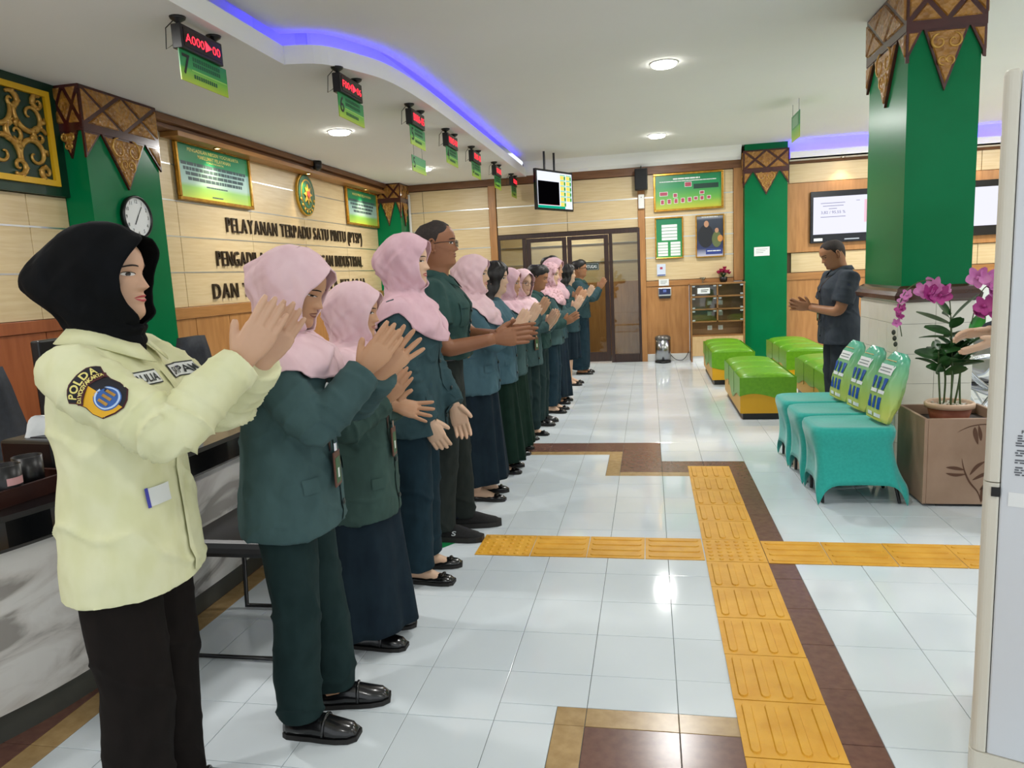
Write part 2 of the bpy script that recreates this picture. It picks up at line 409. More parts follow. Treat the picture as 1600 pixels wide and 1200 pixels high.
# left end: green beam with a carved scroll panel in a yellow frame
gb = thing('carved_wall_panel', 'dark green wall panel with gilded leaf scrolls in a yellow frame', 'carved panel', (-4.19, 0, 0))
M_dgreen = mat('dark_green_paint', '04301f', rough=.35)
box('panel_board', M_dgreen, gb, -.02, .03, 1.6, 4.78, 2.17, 2.95)
box('frame_rail', mat('yellow_paint', 'd8a818', rough=.4), gb, .03, .055, 1.8, 4.68, 2.235, 2.275)
box('frame_rail', MATS['yellow_paint'], gb, .03, .055, 1.8, 4.68, 2.845, 2.885)
for y in (1.8, 4.64): box('frame_stile', MATS['yellow_paint'], gb, .03, .055, y, y+.04, 2.275, 2.845)
def scroll(par, M, cx, cy, r, turn, sgn, m=M_goldrel, w=.02, leaf=True):
    mb = MB(); pts = []; rad = []
    for k in range(26):
        t = k/25; a = turn+sgn*t*3.9*PI*.62; rr = r*(1-t)**.8+.006
        pts.append(M @ Vector((cx+rr*math.cos(a), cy+rr*math.sin(a), .008))); rad.append(w*(1-.72*t)*(.5+.5*min(1, t*5)))
    mb.tube(pts, rad, 6)
    if leaf:
        for k in (3, 7, 11):
            p = pts[k]; a = turn+sgn*k/25*3.9*PI*.62; d = Vector((math.cos(a+sgn*.5), math.sin(a+sgn*.5), 0))
            q = M.to_3x3() @ d
            mb.tube([p, p+q*r*.22, p+(M.to_3x3() @ Vector((math.cos(a+sgn*1.1), math.sin(a+sgn*1.1), 0)))*r*.42], [w*.9, w*.8, w*.15], 6)
    return mb.build('scroll', m, par, smooth=True)
GF = frame((.03, 0, 0), (0, 1, 0), (0, 0, 1))
for k, (cx, cy, r, tn, sg) in enumerate([(4.50, 2.69, .13, 2.6, 1), (4.50, 2.43, .12, 3.8, -1), (4.22, 2.70, .12, .3, -1), (4.24, 2.42, .13, -.4, 1), (4.36, 2.56, .08, 1.6, 1), (4.56, 2.56, .06, .4, 1), (4.36, 2.77, .055, 2.2, -1), (4.36, 2.34, .055, 4.0, 1), (4.09, 2.56, .08, 3.3, -1), (4.58, 2.79, .045, 1.2, 1), (4.58, 2.32, .045, 5.0, -1), (4.10, 2.80, .05, 2.0, 1), (4.10, 2.32, .05, 4.4, -1),
        (3.95, 2.70, .13, 2.6, 1), (3.95, 2.42, .13, 3.8, -1), (3.66, 2.70, .12, .3, -1), (3.67, 2.42, .13, -.4, 1), (3.4, 2.6, .16, 2, 1), (3.05, 2.55, .18, .5, -1), (2.6, 2.56, .18, 2, 1), (2.2, 2.56, .18, .5, -1)]):
    scroll(gb, GF, cx, cy, r, tn, sg, w=.024)

wb = struct('wall_back')
WBF = wall_back_frame(0, 0)
M_core = MATS['wall_core']
MB().box(-4.2, -2.36, 11.52, 11.62, 0, 2.96).build('wall_core', M_core, wb)
MB().box(-2.36, -.11, 11.52, 11.62, 2.07, 2.96).build('wall_core', M_core, wb)
MB().box(-.11, .60, 11.52, 11.62, 0, 2.96).build('wall_core', M_core, wb)
MB().box(.60, 1.40, 11.52, 11.62, 1.19, 2.96).build('wall_core', M_core, wb)
MB().box(1.40, 6.1, 11.52, 11.62, 0, 3.36).build('wall_core', M_core, wb)
MB().box(-1.9, 1.40, 11.52, 11.62, 2.96, 3.15).build('wall_core', M_core, wb)
ZB = [1.25, 1.60, 1.90, 2.21, 2.505, 2.84]
panels(wb, WBF, [-4.18, -3.55, -2.47], ZB, M_cream); strips(wb, WBF, -4.18, -2.47, ZB[1:5], .016)
panels(wb, WBF, [-2.345, -1.23, -.14], [2.075, 2.21, 2.505, 2.84], M_cream); strips(wb, WBF, -2.345, -.14, ZB[3:5], .016)
panels(wb, WBF, [-.04, 1.26], ZB, M_cream); strips(wb, WBF, -.04, 1.26, ZB[1:5], .016)
plate('pilaster', M_wood, wb, WBF, -2.465, -2.352, 0, 2.95, -.02, .03, bevel=.004)
plate('pilaster', M_wood, wb, WBF, -.145, -.042, 0, 2.95, -.02, .03, bevel=.004)
plate('pilaster', M_wood, wb, WBF, 1.262, 1.40, 1.2, 2.95, -.02, .03, bevel=.004)
plate('top_rail', M_cornice, wb, WBF, -4.18, -1.86, 2.845, 2.945, -.02, .036)
plate('top_rail', M_cornice, wb, WBF, -1.86, 1.40, 2.845, 2.965, -.02, .036)
plate('wainscot_rail', M_woodh, wb, WBF, -4.18, -2.47, 1.16, 1.25, -.02, .02, bevel=.003)
plate('wainscot_rail', M_woodh, wb, WBF, -.04, 1.26, 1.165, 1.245, -.02, .02, bevel=.003)
plate('wainscot_panel', M_wood, wb, WBF, -4.18, -3.32, .1, 1.157, -.02, .006); plate('wainscot_panel', M_wood, wb, WBF, -3.31, -2.47, .1, 1.157, -.02, .006)
plate('wainscot_panel', M_wood, wb, WBF, -.04, .60, .115, 1.162, -.02, .006)
# right stretch of the back wall, behind the screens
panels(wb, WBF, [2.02, 3.3, 4.6, 5.9], [2.57, 2.845], M_cream); panels(wb, WBF, [2.08, 3.3, 4.6, 5.9], [1.275, 1.565], M_cream)
plate('top_rail', M_cornice, wb, WBF, 2.02, 5.95, 2.845, 2.88, -.02, .03)
plate('screen_board', M_wood, wb, WBF, 2.02, 5.95, 1.57, 2.565, -.02, .03, bevel=.003)
plate('wainscot_rail', M_woodh, wb, WBF, 2.02, 5.95, 1.165, 1.27, -.02, .022, bevel=.003)
for a in np.arange(2.02, 5.6, .8): plate('wainscot_panel', M_wood, wb, WBF, a+.003, a+.797, .1, 1.162, -.02, .006)
base = struct('baseboard_back')
plate('baseboard_run', M_white, base, WBF, -.11, .60, 0, .115, -.02, .014, bevel=.003)
plate('baseboard_run', M_white, base, WBF, 2.02, 5.95, 0, .10, -.02, .014, bevel=.003)
wr = struct('wall_right'); box('wall_core', mat('wall_paint', 'd5c9ad', rough=.8), wr, 6.1, 6.2, 5.0, 11.62, 0, 3.15)
# corridor seen through the door glass
co = struct('wall_corridor')
box('cream_wall', M_cream, co, -2.9, .4, 12.55, 12.6, 1.25, 2.9); box('wood_wall', M_wood, co, -2.9, .4, 12.54, 12.6, 0, 1.25)
for z in (1.6, 1.9, 2.2): box('wall_groove', M_alu, co, -2.9, .4, 12.535, 12.56, z-.006, z+.006)
box('corridor_side', M_cream, co, -2.95, -2.9, 11.62, 12.6, 0, 2.9); box('corridor_side', M_cream, co, .4, .45, 11.62, 12.6, 0, 2.9); box('corridor_roof', M_soffit, co, -2.95, .45, 11.62, 12.6, 2.9, 2.95)

# ---- glazed doors -----------------------------------------------------------
M_glass = glass('door_glass', (228, 230, 222), .07)
door = struct('door_1')
DF = wall_back_frame(0, 0, 11.5)
def bar(x0, x1, z0, z1, par=None, d0=-.02, d1=.035, name='frame_bar'): return plate(name, M_darkwood, par or door, DF, x0, x1, z0, z1, d0, d1, bevel=.004)
bar(-2.345, -.125, 2.0, 2.07); bar(-2.345, -2.31, 0, 2.0); bar(-.165, -.125, 0, 2.0); bar(-1.955, -1.895, 0, 2.0); bar(-.60, -.545, 0, 2.0)
bar(-2.31, -1.955, 0, .13); bar(-.545, -.165, 0, .13)
def pane(x0, x1, z0, z1, par=None): return plate('glass_pane', M_glass, par or door, DF, x0, x1, z0, z1, 0, .006)
pane(-2.31, -1.955, .13, 2.0); pane(-.545, -.165, .13, 2.0)
for x0, x1, hs in ((-1.89, -1.255, 1), (-1.245, -.605, -1)):
    lf = bpy.data.objects.new('door_leaf', None); COL.objects.link(lf); lf.parent = door
    bar(x0, x0+.07, .02, 1.995, lf, -.01, .03, 'stile'); bar(x1-.07, x1, .02, 1.995, lf, -.01, .03, 'stile')
    bar(x0+.07, x1-.07, .02, .17, lf, -.01, .03, 'rail'); bar(x0+.07, x1-.07, 1.935, 1.995, lf, -.01, .03, 'rail')
    pane(x0+.07, x1-.07, .17, 1.935, lf)
    hx = x1-.035 if hs > 0 else x0+.035
    MB().tube([(hx, 11.47, .9), (hx, 11.42, .92), (hx, 11.42, 1.15), (hx, 11.47, 1.17)], .011, 8).build('handle', M_chrome, lf, smooth=True)
sg = thing('door_sign', 'dark green KHUSUS PETUGAS plate on the glass door', 'sign', (-.975, 11.493, 1.515))
SF = frame((0, 0, 0), (1, 0, 0), (0, 0, 1))
plate('sign_plate', mat('sign_dark_green', '16302a', rough=.3), sg, SF, -.215, .215, -.055, .055, 0, .008)
plate('sign_border', M_alu, sg, SF, -.205, .205, -.048, .048, .008, .009); plate('sign_face', MATS['sign_dark_green'], sg, SF, -.199, .199, -.043, .043, .009, .0098)
text('lettering', 'KHUSUS PETUGAS', M_paper, sg, SF, width=.36, height=.05, bold=.008, lift=.0105)
# ================================================================== COLUMNS
def tri_inset(poly, d):
    c = (sum(p[0] for p in poly)/len(poly), sum(p[1] for p in poly)/len(poly)); out = []
    n_ = len(poly)
    # inset by moving each edge inwards
    lines = []
    for i in range(n_):
        a, b = Vector(poly[i]), Vector(poly[(i+1) % n_]); t = (b-a).normalized(); nn = Vector((-t.y, t.x))
        if nn.dot(Vector(c)-a) < 0: nn = -nn
        lines.append((a+nn*d, t))
    for i in range(n_):
        (p, t), (q, u) = lines[i-1], lines[i]; den = t.x*u.y-t.y*u.x
        s = ((q.x-p.x)*u.y-(q.y-p.y)*u.x)/den; out.append((p.x+t.x*s, p.y+t.y*s))
    return out
def capital_face(par, M, W, zt, zb, tip, htip, half=True):
    """carved timber facing on one column face; M maps (u along face, v up, w out)"""
    plate('capital_board', M_maroon, par, M, 0, W, zb-.03, zt, 0, .022)
    h = W/2; z0, z1 = zb+.012, zt-.004; zm = (z0+z1)/2
    cells = [[(0, z1), (h, z1), (h/2, zm)], [(h, z1), (W, z1), (1.5*h, zm)], [(0, z0), (h/2, zm), (h, z0)], [(h, z0), (1.5*h, zm), (W, z0)],
             [(0, z0), (0, z1), (h/2, zm)], [(W, z0), (1.5*h, zm), (W, z1)], [(h, z0), (1.5*h, zm), (h, z1), (h/2, zm)]]
    for c in cells:
        q = tri_inset(c, .014); a = sum(q[i][0]*q[(i+1) % len(q)][1]-q[(i+1) % len(q)][0]*q[i][1] for i in range(len(q)))
        if a < 0: q = q[::-1]
        MB().loft([[M @ Vector((p[0], p[1], .022)) for p in q], [M @ Vector((p[0], p[1], .034)) for p in tri_inset(q, .006)]]).build('carved_plate', M_gold, par)
    pen = [[(W*.22, zb-.03), (W*.78, zb-.03), (h, tip)]]
    if half: pen += [[(0, zb-.03), (W*.2, zb-.03), (0, htip)], [(W, zb-.03), (W*.8, zb-.03), (W, htip)]]
    for k, c in enumerate(pen):
        a = sum(c[i][0]*c[(i+1) % 3][1]-c[(i+1) % 3][0]*c[i][1] for i in range(3))
        if a < 0: c = c[::-1]
        MB().prism(c, 0, .018, M).build('pennant_board', M_maroon, par)
        q = tri_inset(c, .013)
        pl = MB().loft([[M @ Vector((p[0], p[1], .018)) for p in q], [M @ Vector((p[0], p[1], .028)) for p in tri_inset(q, .006)]]).build('carved_plate', M_gold, par)
        if k == 0:
            MM = M @ Matrix.Translation((0, 0, .02)); w_ = W*.56
            for sx in (-1, 1):
                scroll(pl, MM, h+sx*w_*.17, zb-.03-(zb-tip)*.20, w_*.16, 1.57, -sx, w=.011, leaf=False)
                scroll(pl, MM, h+sx*w_*.075, zb-.03-(zb-tip)*.48, w_*.09, -1.2, sx, w=.009, leaf=False)
cl = thing('column', 'green column with carved capital and a round wall clock, left wall', 'column', (-4.2, 0, 0))
box('shaft', M_green, cl, 0, .215, 4.78, 5.58, 0, 2.95)
capital_face(cl, frame((.215, 4.765, 0), (0, 1, 0), (0, 0, 1)), .83, 2.95, 2.66, 2.25, 2.44)
capital_face(cl, frame((-.02, 4.78, 0), (1, 0, 0), (0, 0, 1)), .255, 2.95, 2.66, 2.44, 2.44, half=False)
c2 = thing('column', 'green corner column with carved capital at the far end of the left wall', 'column', (-4.2, 0, 0))
box('shaft', M_green, c2, 0, .40, 11.1, 11.5, 0, 2.95)
capital_face(c2, frame((-.0, 11.1, 0), (1, 0, 0), (0, 0, 1)), .42, 2.95, 2.70, 2.30, 2.42)
capital_face(c2, frame((.40, 11.08, 0), (0, 1, 0), (0, 0, 1)), .42, 2.95, 2.70, 2.30, 2.42)
MB().tube([(-3.76, 11.44, 0), (-3.76, 11.44, 2.80)], .022, 10).build('conduit', M_white, c2, smooth=True, mw=Matrix.Translation((4.2, 0, 0)))
c3 = thing('column', 'green column with carved capital on the back wall beside the glass cabinet', 'column', (0, 0, 0))
box('shaft', M_green, c3, 1.405, 2.0, 11.35, 11.52, 0, 3.15)
capital_face(c3, frame((1.385, 11.35, 0), (1, 0, 0), (0, 0, 1)), .635, 3.06, 2.78, 2.42, 2.55)
capital_face(c3, frame((1.405, 11.52, 0), (0, -1, 0), (0, 0, 1)), .17, 3.06, 2.78, 2.55, 2.55, half=False)
tag(plate('notice', M_paper, None, wall_back_frame(1.645, 1.61, 11.348), -.11, .11, -.065, .065, 0, .002), 'small white notice on the green back column', 'notice')
for k in range(3): plate('print_line', mat('grey_ink', '8a9494', rough=.7), bpy.data.objects['notice'], Matrix.Identity(4), -.08, .08-.03*k, .03-.025*k, .036-.025*k, .002, .0025)
# near column with tiled base
c4 = thing('column', 'large green column with white tiled base, brown moulding and carved capital', 'column', (0, 0, 0))
X0, X1, Y0, Y1 = 1.632, 2.05, 5.2, 6.02
box('shaft', M_green, c4, X0, X1, Y0, Y1, 1.22, 3.15)
capital_face(c4, frame((X0-.02, Y0, 0), (1, 0, 0), (0, 0, 1)), X1-X0+.04, 3.15, 2.86, 2.46, 2.64)
capital_face(c4, frame((X0, Y1+.02, 0), (0, -1, 0), (0, 0, 1)), Y1-Y0+.04, 3.15, 2.86, 2.46, 2.64)
capital_face(c4, frame((X1, Y0-.02, 0), (0, 1, 0), (0, 0, 1)), Y1-Y0+.04, 3.15, 2.86, 2.46, 2.64)
box('base_core', M_grout, c4, X0-.016, X1+.016, Y0-.016, Y1+.016, 0, 1.15)
M_wtile = mat('ivory_wall_tile', 'd9d5c6', 'e2dfd2', scale=4, rough=.22, coords='World')
zz = [0, .2, .4, .6, .8, 1.0, 1.15]
for b in range(6):
    ux = np.linspace(0, X1-X0+.04, 3); uy = np.linspace(0, Y1-Y0+.04, 5)
    for a in range(2):
        plate('base_tile', M_wtile, c4, frame((X0-.02, Y0-.016, 0), (1, 0, 0), (0, 0, 1)), ux[a]+.001, ux[a+1]-.001, zz[b]+.001, zz[b+1]-.001, 0, .006, bevel=.001)
    for a in range(4):
        plate('base_tile', M_wtile, c4, frame((X0-.016, Y1+.02, 0), (0, -1, 0), (0, 0, 1)), uy[a]+.001, uy[a+1]-.001, zz[b]+.001, zz[b+1]-.001, 0, .006, bevel=.001)
        plate('base_tile', M_wtile, c4, frame((X1+.016, Y0-.02, 0), (0, 1, 0), (0, 0, 1)), uy[a]+.001, uy[a+1]-.001, zz[b]+.001, zz[b+1]-.001, 0, .006, bevel=.001)
def rect_ring(e, z): return [(X0-e, Y0-e, z), (X1+e, Y0-e, z), (X1+e, Y1+e, z), (X0-e, Y1+e, z)]
MB().loft([rect_ring(.02, 1.14), rect_ring(.05, 1.16), rect_ring(.055, 1.19), rect_ring(.035, 1.215), rect_ring(.03, 1.235), rect_ring(.005, 1.25)]).build('moulding', mat('dark_moulding', '3a1d15', '472619', scale=6, rough=.25, coat=.4), c4)
# clear acrylic leaflet holder fixed to the column's far side
ah = thing('leaflet_holder', 'clear acrylic leaflet holder on the far side of the large green column', 'leaflet holder', (1.76, 6.13, 1.25))
box('back_plate', glass('acrylic', (235, 235, 232), .12), ah, -.10, .12, 0, .006, 0, .36); box('front_plate', MATS['acrylic'], ah, -.10, .12, -.05, -.045, 0, .25)
box('base_plate', MATS['acrylic'], ah, -.10, .12, -.1, .006, -.006, 0); box('leaflet', M_paper, ah, -.06, .10, -.03, -.02, .01, .29)

# ================================================================== LAMPS
M_lamp = emis('lamp_white', (255, 252, 246), 24.)
M_ring = mat('lamp_ring', 'e8e8e4', rough=.4)
def downlight(x, y, z, label, w=LAMP_W, r=.105):
    t = thing('downlight', label, 'downlight', (x, y, z), group='round ceiling downlights')
    MB().lathe([(r+.012, 0), (r+.014, -.006), (r, -.009), (r, -.002)], 28).build('rim', M_ring, t, smooth=True)
    MB().lathe([(r, -.001), (r*.97, -.022), (r*.85, -.03), (.002, -.033)], 28).build('diffuser', M_lamp, t, smooth=True)
    ld = bpy.data.lights.new('downlight_lamp', 'AREA'); ld.shape = 'DISK'; ld.size = 2*r; ld.energy = w; ld.color = (1, .985, .955)
    lo = bpy.data.objects.new('lamp', ld); COL.objects.link(lo); lo.parent = t; lo.location = (0, 0, -.036)
    return t
downlight(.16, 6.57, ZC, 'larger nearer round downlight in the middle of the main ceiling', LAMP_W*1.25)
downlight(.14, 9.97, ZC, 'smaller farther round downlight in the middle of the main ceiling', LAMP_W*1.25)
downlight(-3.0, 7.08, ZS, 'round downlight in the lowered ceiling below the counter 6 sign')
downlight(-3.0, 9.86, ZS, 'round downlight in the lowered ceiling beside the second counter 5 board')
for x, y in [(.16, 3.2), (.16, -.2), (3.4, 3.2), (3.4, -.2), (3.4, 6.57), (3.0, 9.97), (5.2, 6.57), (5.2, 9.97)]:
    downlight(x, y, ZC, 'round downlight of the main ceiling outside the picture', LAMP_W*(.45 if y < 1 else .5 if y < 4 else 1.25))
for y in (3.0, .6): downlight(-3.0, y, ZS, 'round downlight of the lowered ceiling outside the picture', LAMP_W*.8)
downlight(-1.2, 12.1, 2.9, 'added unseen lamp brightening the corridor behind the glass doors', 40)  # added lamp with no visible fitting, brightens the corridor seen through the glass
def spot(y, k, label):
    t = thing('spotlight', label, 'spotlight', (-4.07, y, 2.80), group='small spotlights under the cornice')
    MB().lathe([(.036, 0), (.038, -.008), (.028, -.01), (.028, -.004)], 18).build('ring', M_goldrel, t, smooth=True)
    MB().lathe([(.028, -.004), (.003, -.007)], 18).build('bulb', emis('warm_lamp', (255, 225, 160), 30.), t)
    ld = bpy.data.lights.new('spot_lamp', 'SPOT'); ld.energy = 26; ld.spot_size = 1.9; ld.spot_blend = .8; ld.color = (1, .82, .52); ld.shadow_soft_size = .03
    lo = bpy.data.objects.new('lamp', ld); COL.objects.link(lo); lo.parent = t; lo.location = (0, 0, -.015); lo.rotation_euler = (0, -.12, 0)
spot(6.62, 0, 'warm spotlight above the large gold framed notice'); spot(8.55, 1, 'warm spotlight above the oval emblem'); spot(10.4, 2, 'warm spotlight above the smaller gold framed notice')
for k, x in enumerate((2.75, 4.4)):
    t = thing('spotlight', 'spotlight under the soffit over the wall screen, %s' % ('left one' if k == 0 else 'right one'), 'spotlight', (x, 11.36, 2.88), group='soffit spotlights over the screens')
    MB().lathe([(.036, 0), (.038, -.008), (.028, -.01), (.028, -.004)], 18).build('ring', M_chrome, t, smooth=True)
    MB().lathe([(.028, -.004), (.003, -.007)], 18).build('bulb', MATS['warm_lamp'], t)
    ld = bpy.data.lights.new('spot_lamp', 'SPOT'); ld.energy = 12; ld.spot_size = 1.6; ld.spot_blend = .8; ld.color = (1, .85, .6)
    lo = bpy.data.objects.new('lamp', ld); COL.objects.link(lo); lo.parent = t; lo.location = (0, 0, -.015)

# ================================================================== ON THE LEFT WALL
def framed(name, label, M, W, Hh, border, bg, fm=M_frame, depth=.035):
    t = thing(name, label, 'framed notice'); t.matrix_world = M
    I = Matrix.Identity(4)
    for a in ((-W/2, W/2, Hh/2-border, Hh/2), (-W/2, W/2, -Hh/2, -Hh/2+border)): plate('frame_rail', fm, t, I, a[0], a[1], a[2], a[3], 0, depth, bevel=.006)
    for a in ((-W/2, -W/2+border), (W/2-border, W/2)): plate('frame_stile', fm, t, I, a[0], a[1], -Hh/2+border, Hh/2-border, 0, depth, bevel=.006)
    plate('print', bg, t, I, -W/2+border*.6, W/2-border*.6, -Hh/2+border*.6, Hh/2-border*.6, .002, .012)
    return t
G_not = grad('notice_print', [(0, 'b8cf4a'), (.22, '8fc45e'), (.3, 'a9c9bd'), (.62, '93bdb8'), (.66, '1f8a5c'), (1, '0f7a52')])
M_ginkline = mat('slate_ink', '43585c', rough=.6); M_gold_ink = mat('yellow_ink', 'e0d37a', rough=.5)
def printed_rows(t, W, rows, m=M_ginkline, lift=.0125):
    """rows of word blocks too small to read: (y, height, x0, x1)"""
    for y, h_, x0, x1 in rows:
        mb = MB(); x = x0
        while x < x1-.02:
            w_ = min(random.uniform(.03, .11)*(h_/.04+.4), x1-x); mb.box(x, x+w_-.012*h_/.04, y-h_/2, y+h_/2, lift, lift+.0006); x += w_
        mb.build('print_line', m, t)
M1 = wall_left_frame(6.715, 2.55, -4.185); f1 = framed('framed_notice', 'large gold framed green notice on the panelled left wall by the column', M1, 1.26, .545, .032, G_not)
I4 = Matrix.Identity(4)
text('lettering', 'PENGADILAN NEGERI YOGYAKARTA', M_gold_ink, f1, I4, width=.86, height=.032, at=(.0, .20), lift=.0128, bold=.006)
text('lettering', 'MAKLUMAT PELAYANAN', M_gold_ink, f1, I4, width=.55, height=.034, at=(.0, .15), lift=.0128, bold=.006)
text('lettering', 'YOGYAKARTA', M_gold_ink, f1, I4, width=.3, height=.018, at=(.0, .115), lift=.0128, bold=.004)
printed_rows(f1, 1.26, [(.07-.045*k, .03, -.55+.03*k, .55-.03*k) for k in range(4)]); printed_rows(f1, 1.26, [(-.12, .012, -.18, .18), (-.21, .012, -.1, .1)])
M2 = wall_left_frame(10.48, 2.54, -4.185); f2 = framed('framed_notice', 'smaller gold framed green notice on the left wall next to the far corner column', M2, 1.2, .53, .03, G_not)
text('lettering', 'MAKLUMAT PELAYANAN', M_gold_ink, f2, I4, width=.7, height=.035, at=(.0, .18), lift=.0128, bold=.006)
printed_rows(f2, 1.2, [(.09-.05*k, .032, -.5+.05*k, .5-.05*k) for k in range(4)])
em = thing('court_emblem', 'oval green and gold emblem mounted between the two framed notices', 'emblem'); em.matrix_world = wall_left_frame(8.64, 2.56, -4.195)
def oval(rx, ry, n=40): return [(rx*math.cos(2*PI*k/n), ry*math.sin(2*PI*k/n)) for k in range(n)]
M_egold = mat('emblem_gold', 'c49a34', rough=.35, metal=.4); M_egreen = mat('emblem_green', '0c5a36', rough=.4)
for (rx, ry, z1, m, nm) in ((.235, .26, .03, M_egold, 'rim'), (.215, .24, .038, M_egreen, 'field'), (.16, .185, .042, M_egold, 'inner_ring'), (.145, .17, .046, M_egreen, 'inner_field')):
    MB().prism(oval(rx, ry), 0, z1).build(nm, m, em)
star = [((.11 if k % 2 == 0 else .055)*math.cos(PI/2+PI*k/8), (.13 if k % 2 == 0 else .065)*math.sin(PI/2+PI*k/8)) for k in range(16)]
MB().prism(star, .046, .056).build('star', M_egold, em)
MB().prism([(-.035, .04), (-.035, -.01), (0, -.05), (.035, -.01), (.035, .04)], .056, .064).build('shield', mat('emblem_red', 'a03a22', rough=.4), em)
for k in range(8):
    a = -PI/2+(k-3.5)*.36
    MB().ell((.186*math.cos(a), .212*math.sin(a), .044), (.02, .02, .006), 8, 4).build('bead', M_egold, em)
# raised lettering, one object for each letter
M_letter = mat('bronze_letter', '3c3228', rough=.35, metal=.4)
def lettering(body, y0, y1, z0, z1, label):
    t = thing('wall_lettering', label, 'lettering', (-4.198, y0, z0)); adv = 0; items = []
    for ch in body:
        if ch == ' ': adv += .38; continue
        me, mn, mx = text_mesh(ch, 1., 0., 1., .0); items.append((me, adv-mn[0], mx[0]-mn[0])); adv += mx[0]-mn[0]+.17
    sx = (y1-y0)/(adv-.17); sy = (z1-z0)/.70
    F_ = frame((0, 0, 0), (0, 1, 0), (0, 0, 1))
    cache = {}
    for me, off, w_ in items:
        if me.name not in cache:
            m2 = me.copy(); bm = bmesh.new(); bm.from_mesh(m2); bmesh.ops.dissolve_limit(bm, angle_limit=.02, verts=bm.verts, edges=bm.edges)
            r = bmesh.ops.extrude_face_region(bm, geom=bm.faces[:]); bmesh.ops.translate(bm, vec=(0, 0, .02), verts=[e for e in r['geom'] if isinstance(e, bmesh.types.BMVert)])
            bmesh.ops.scale(bm, vec=(sx, sy, 1), verts=bm.verts); bmesh.ops.recalc_face_normals(bm, faces=bm.faces); bm.to_mesh(m2); bm.free(); m2.materials.append(M_letter); cache[me.name] = m2
        link('letter', cache[me.name], t, None, F_ @ Matrix.Translation((off*sx, 0, 0)))
lettering('PELAYANAN TERPADU SATU PINTU (PTSP)', 6.83, 10.38, 2.02, 2.17, 'top line of raised letters reading PELAYANAN TERPADU SATU PINTU (PTSP)')
lettering('PENGADILAN NEGERI, HUBUNGAN INDUSTRIAL', 6.6, 10.33, 1.68, 1.83, 'middle line of raised letters ending in HUBUNGAN INDUSTRIAL')
lettering('DAN TIPIKOR YOGYAKARTA KELAS IA', 6.48, 10.4, 1.36, 1.51, 'lowest line of raised letters below the other two lines')
# clock
ck = thing('wall_clock', 'round white wall clock with black rim on the green column', 'clock'); ck.matrix_world = wall_left_frame(5.215, 2.045, -3.982)
MB().lathe([(.165, 0), (.168, .03), (.158, .04), (.150, .032), (.150, .02)], 40).build('rim', M_black, ck, smooth=True)
MB().lathe([(.151, .012), (.151, .022)], 40).build('dial', M_paper, ck)
for k in range(1, 13):
    a = PI/2-k*PI/6; text('numeral', str(k), M_ink, ck, I4, height=.028, at=(.122*math.cos(a), .122*math.sin(a)), lift=.0235)
for a, L, w_ in ((PI/2-5.6*PI/30, .10, .005), (PI/2-7.05*PI/6, .068, .007)):
    MB().box(-.015, L, -w_/2, w_/2, .025, .027).build('hand', M_ink, ck, mw=Matrix.Rotation(a, 4, 'Z'))
sd = thing('motion_sensor', 'small black sensor box on the cornice edge above the emblem', 'sensor', (-3.98, 8.62, 2.945))
MB().lathe([(.055, 0), (.06, -.05), (.05, -.09), (.02, -.105)], 16).build('housing', M_black, sd, smooth=True); MB().lathe([(.02, -.103), (.016, -.11), (.002, -.112)], 12).build('lens', M_darkgrey, sd)

# ================================================================== ON THE BACK WALL
def bw(x, z, y=11.482): return wall_back_frame(x, z, y)
G_org = grad('chart_print', [(0, 'c6c43a'), (.3, '6cb048'), (.65, '1f9257'), (1, '0b7a4c')])
f3 = framed('framed_chart', 'wide gold framed green organisation chart on the back wall', bw(.605, 2.56), 1.02, .555, .03, G_org)
f3['category'] = 'framed chart'
printed_rows(f3, 1, [(.19, .022, -.22, .18), (.155, .012, -.42, .42)], M_paper)
M_red = mat('chart_red', 'b0465a', rough=.5)
def cardb(x, y, w_, h_): plate('chart_card', M_paper, f3, I4, x-w_/2-.006, x+w_/2+.006, y-h_/2-.006, y+h_/2+.006, .012, .013); plate('chart_portrait', M_red, f3, I4, x-w_/2, x+w_/2, y-h_/2, y+h_/2, .013, .0135)
for a in [(.0, .10, .09, .06), (-.36, -.02, .11, .05), (-.19, -.05, .05, .05), (.2, -.03, .055, .04)]+[(-.38+.1*k, -.14+.004*k, .045, .06) for k in range(5)]+[(.11, -.11, .045, .04), (.2, -.11, .045, .05), (.3, -.105, .045, .04)]: cardb(*a)
plate('chart_bar', mat('chart_dark', '123d30', rough=.5), f3, I4, .08, .44, .03, .10, .012, .0135)
G_pl = grad('vision_print', [(0, '3a9c4c'), (.5, '1f8a52'), (1, '147a55')])
f4 = framed('framed_chart', 'narrow gold framed green list of white boxes on the back wall', bw(.315, 1.885), .42, .62, .02, G_pl); f4['category'] = 'framed chart'
for k in range(5): plate('text_box', M_paper, f4, I4, -.11, .12, .20-.048*k-.04, .20-.048*k, .012, .013)
for k in range(5):
    plate('text_box', M_paper, f4, I4, -.17, -.02, -.06-.043*k-.036, -.06-.043*k, .012, .013); plate('text_box', M_paper, f4, I4, .02, .165, -.06-.043*k-.036, -.06-.043*k, .012, .013)
G_po = grad('poster_print', [(0, 'c9cbe0'), (.2, '303a66'), (.6, '2a2f3c'), (.9, '3a4150'), (1, 'b9bcc8')])
f5 = framed('framed_poster', 'gold framed portrait poster of two people on the back wall', bw(.915, 1.88), .42, .63, .018, G_po); f5['category'] = 'poster'
def blob(nm, m, cx, cy, rx, ry, z=.0128): MB().prism([(cx+a[0], cy+a[1]) for a in oval(rx, ry, 20)], .012, z+.001).build(nm, m, f5)
M_pskin = mat('poster_skin', 'b98a6c', rough=.6); M_pdark = mat('poster_dark', '1c1f27', rough=.6); M_polive = mat('poster_olive', '5f6a40', rough=.6)
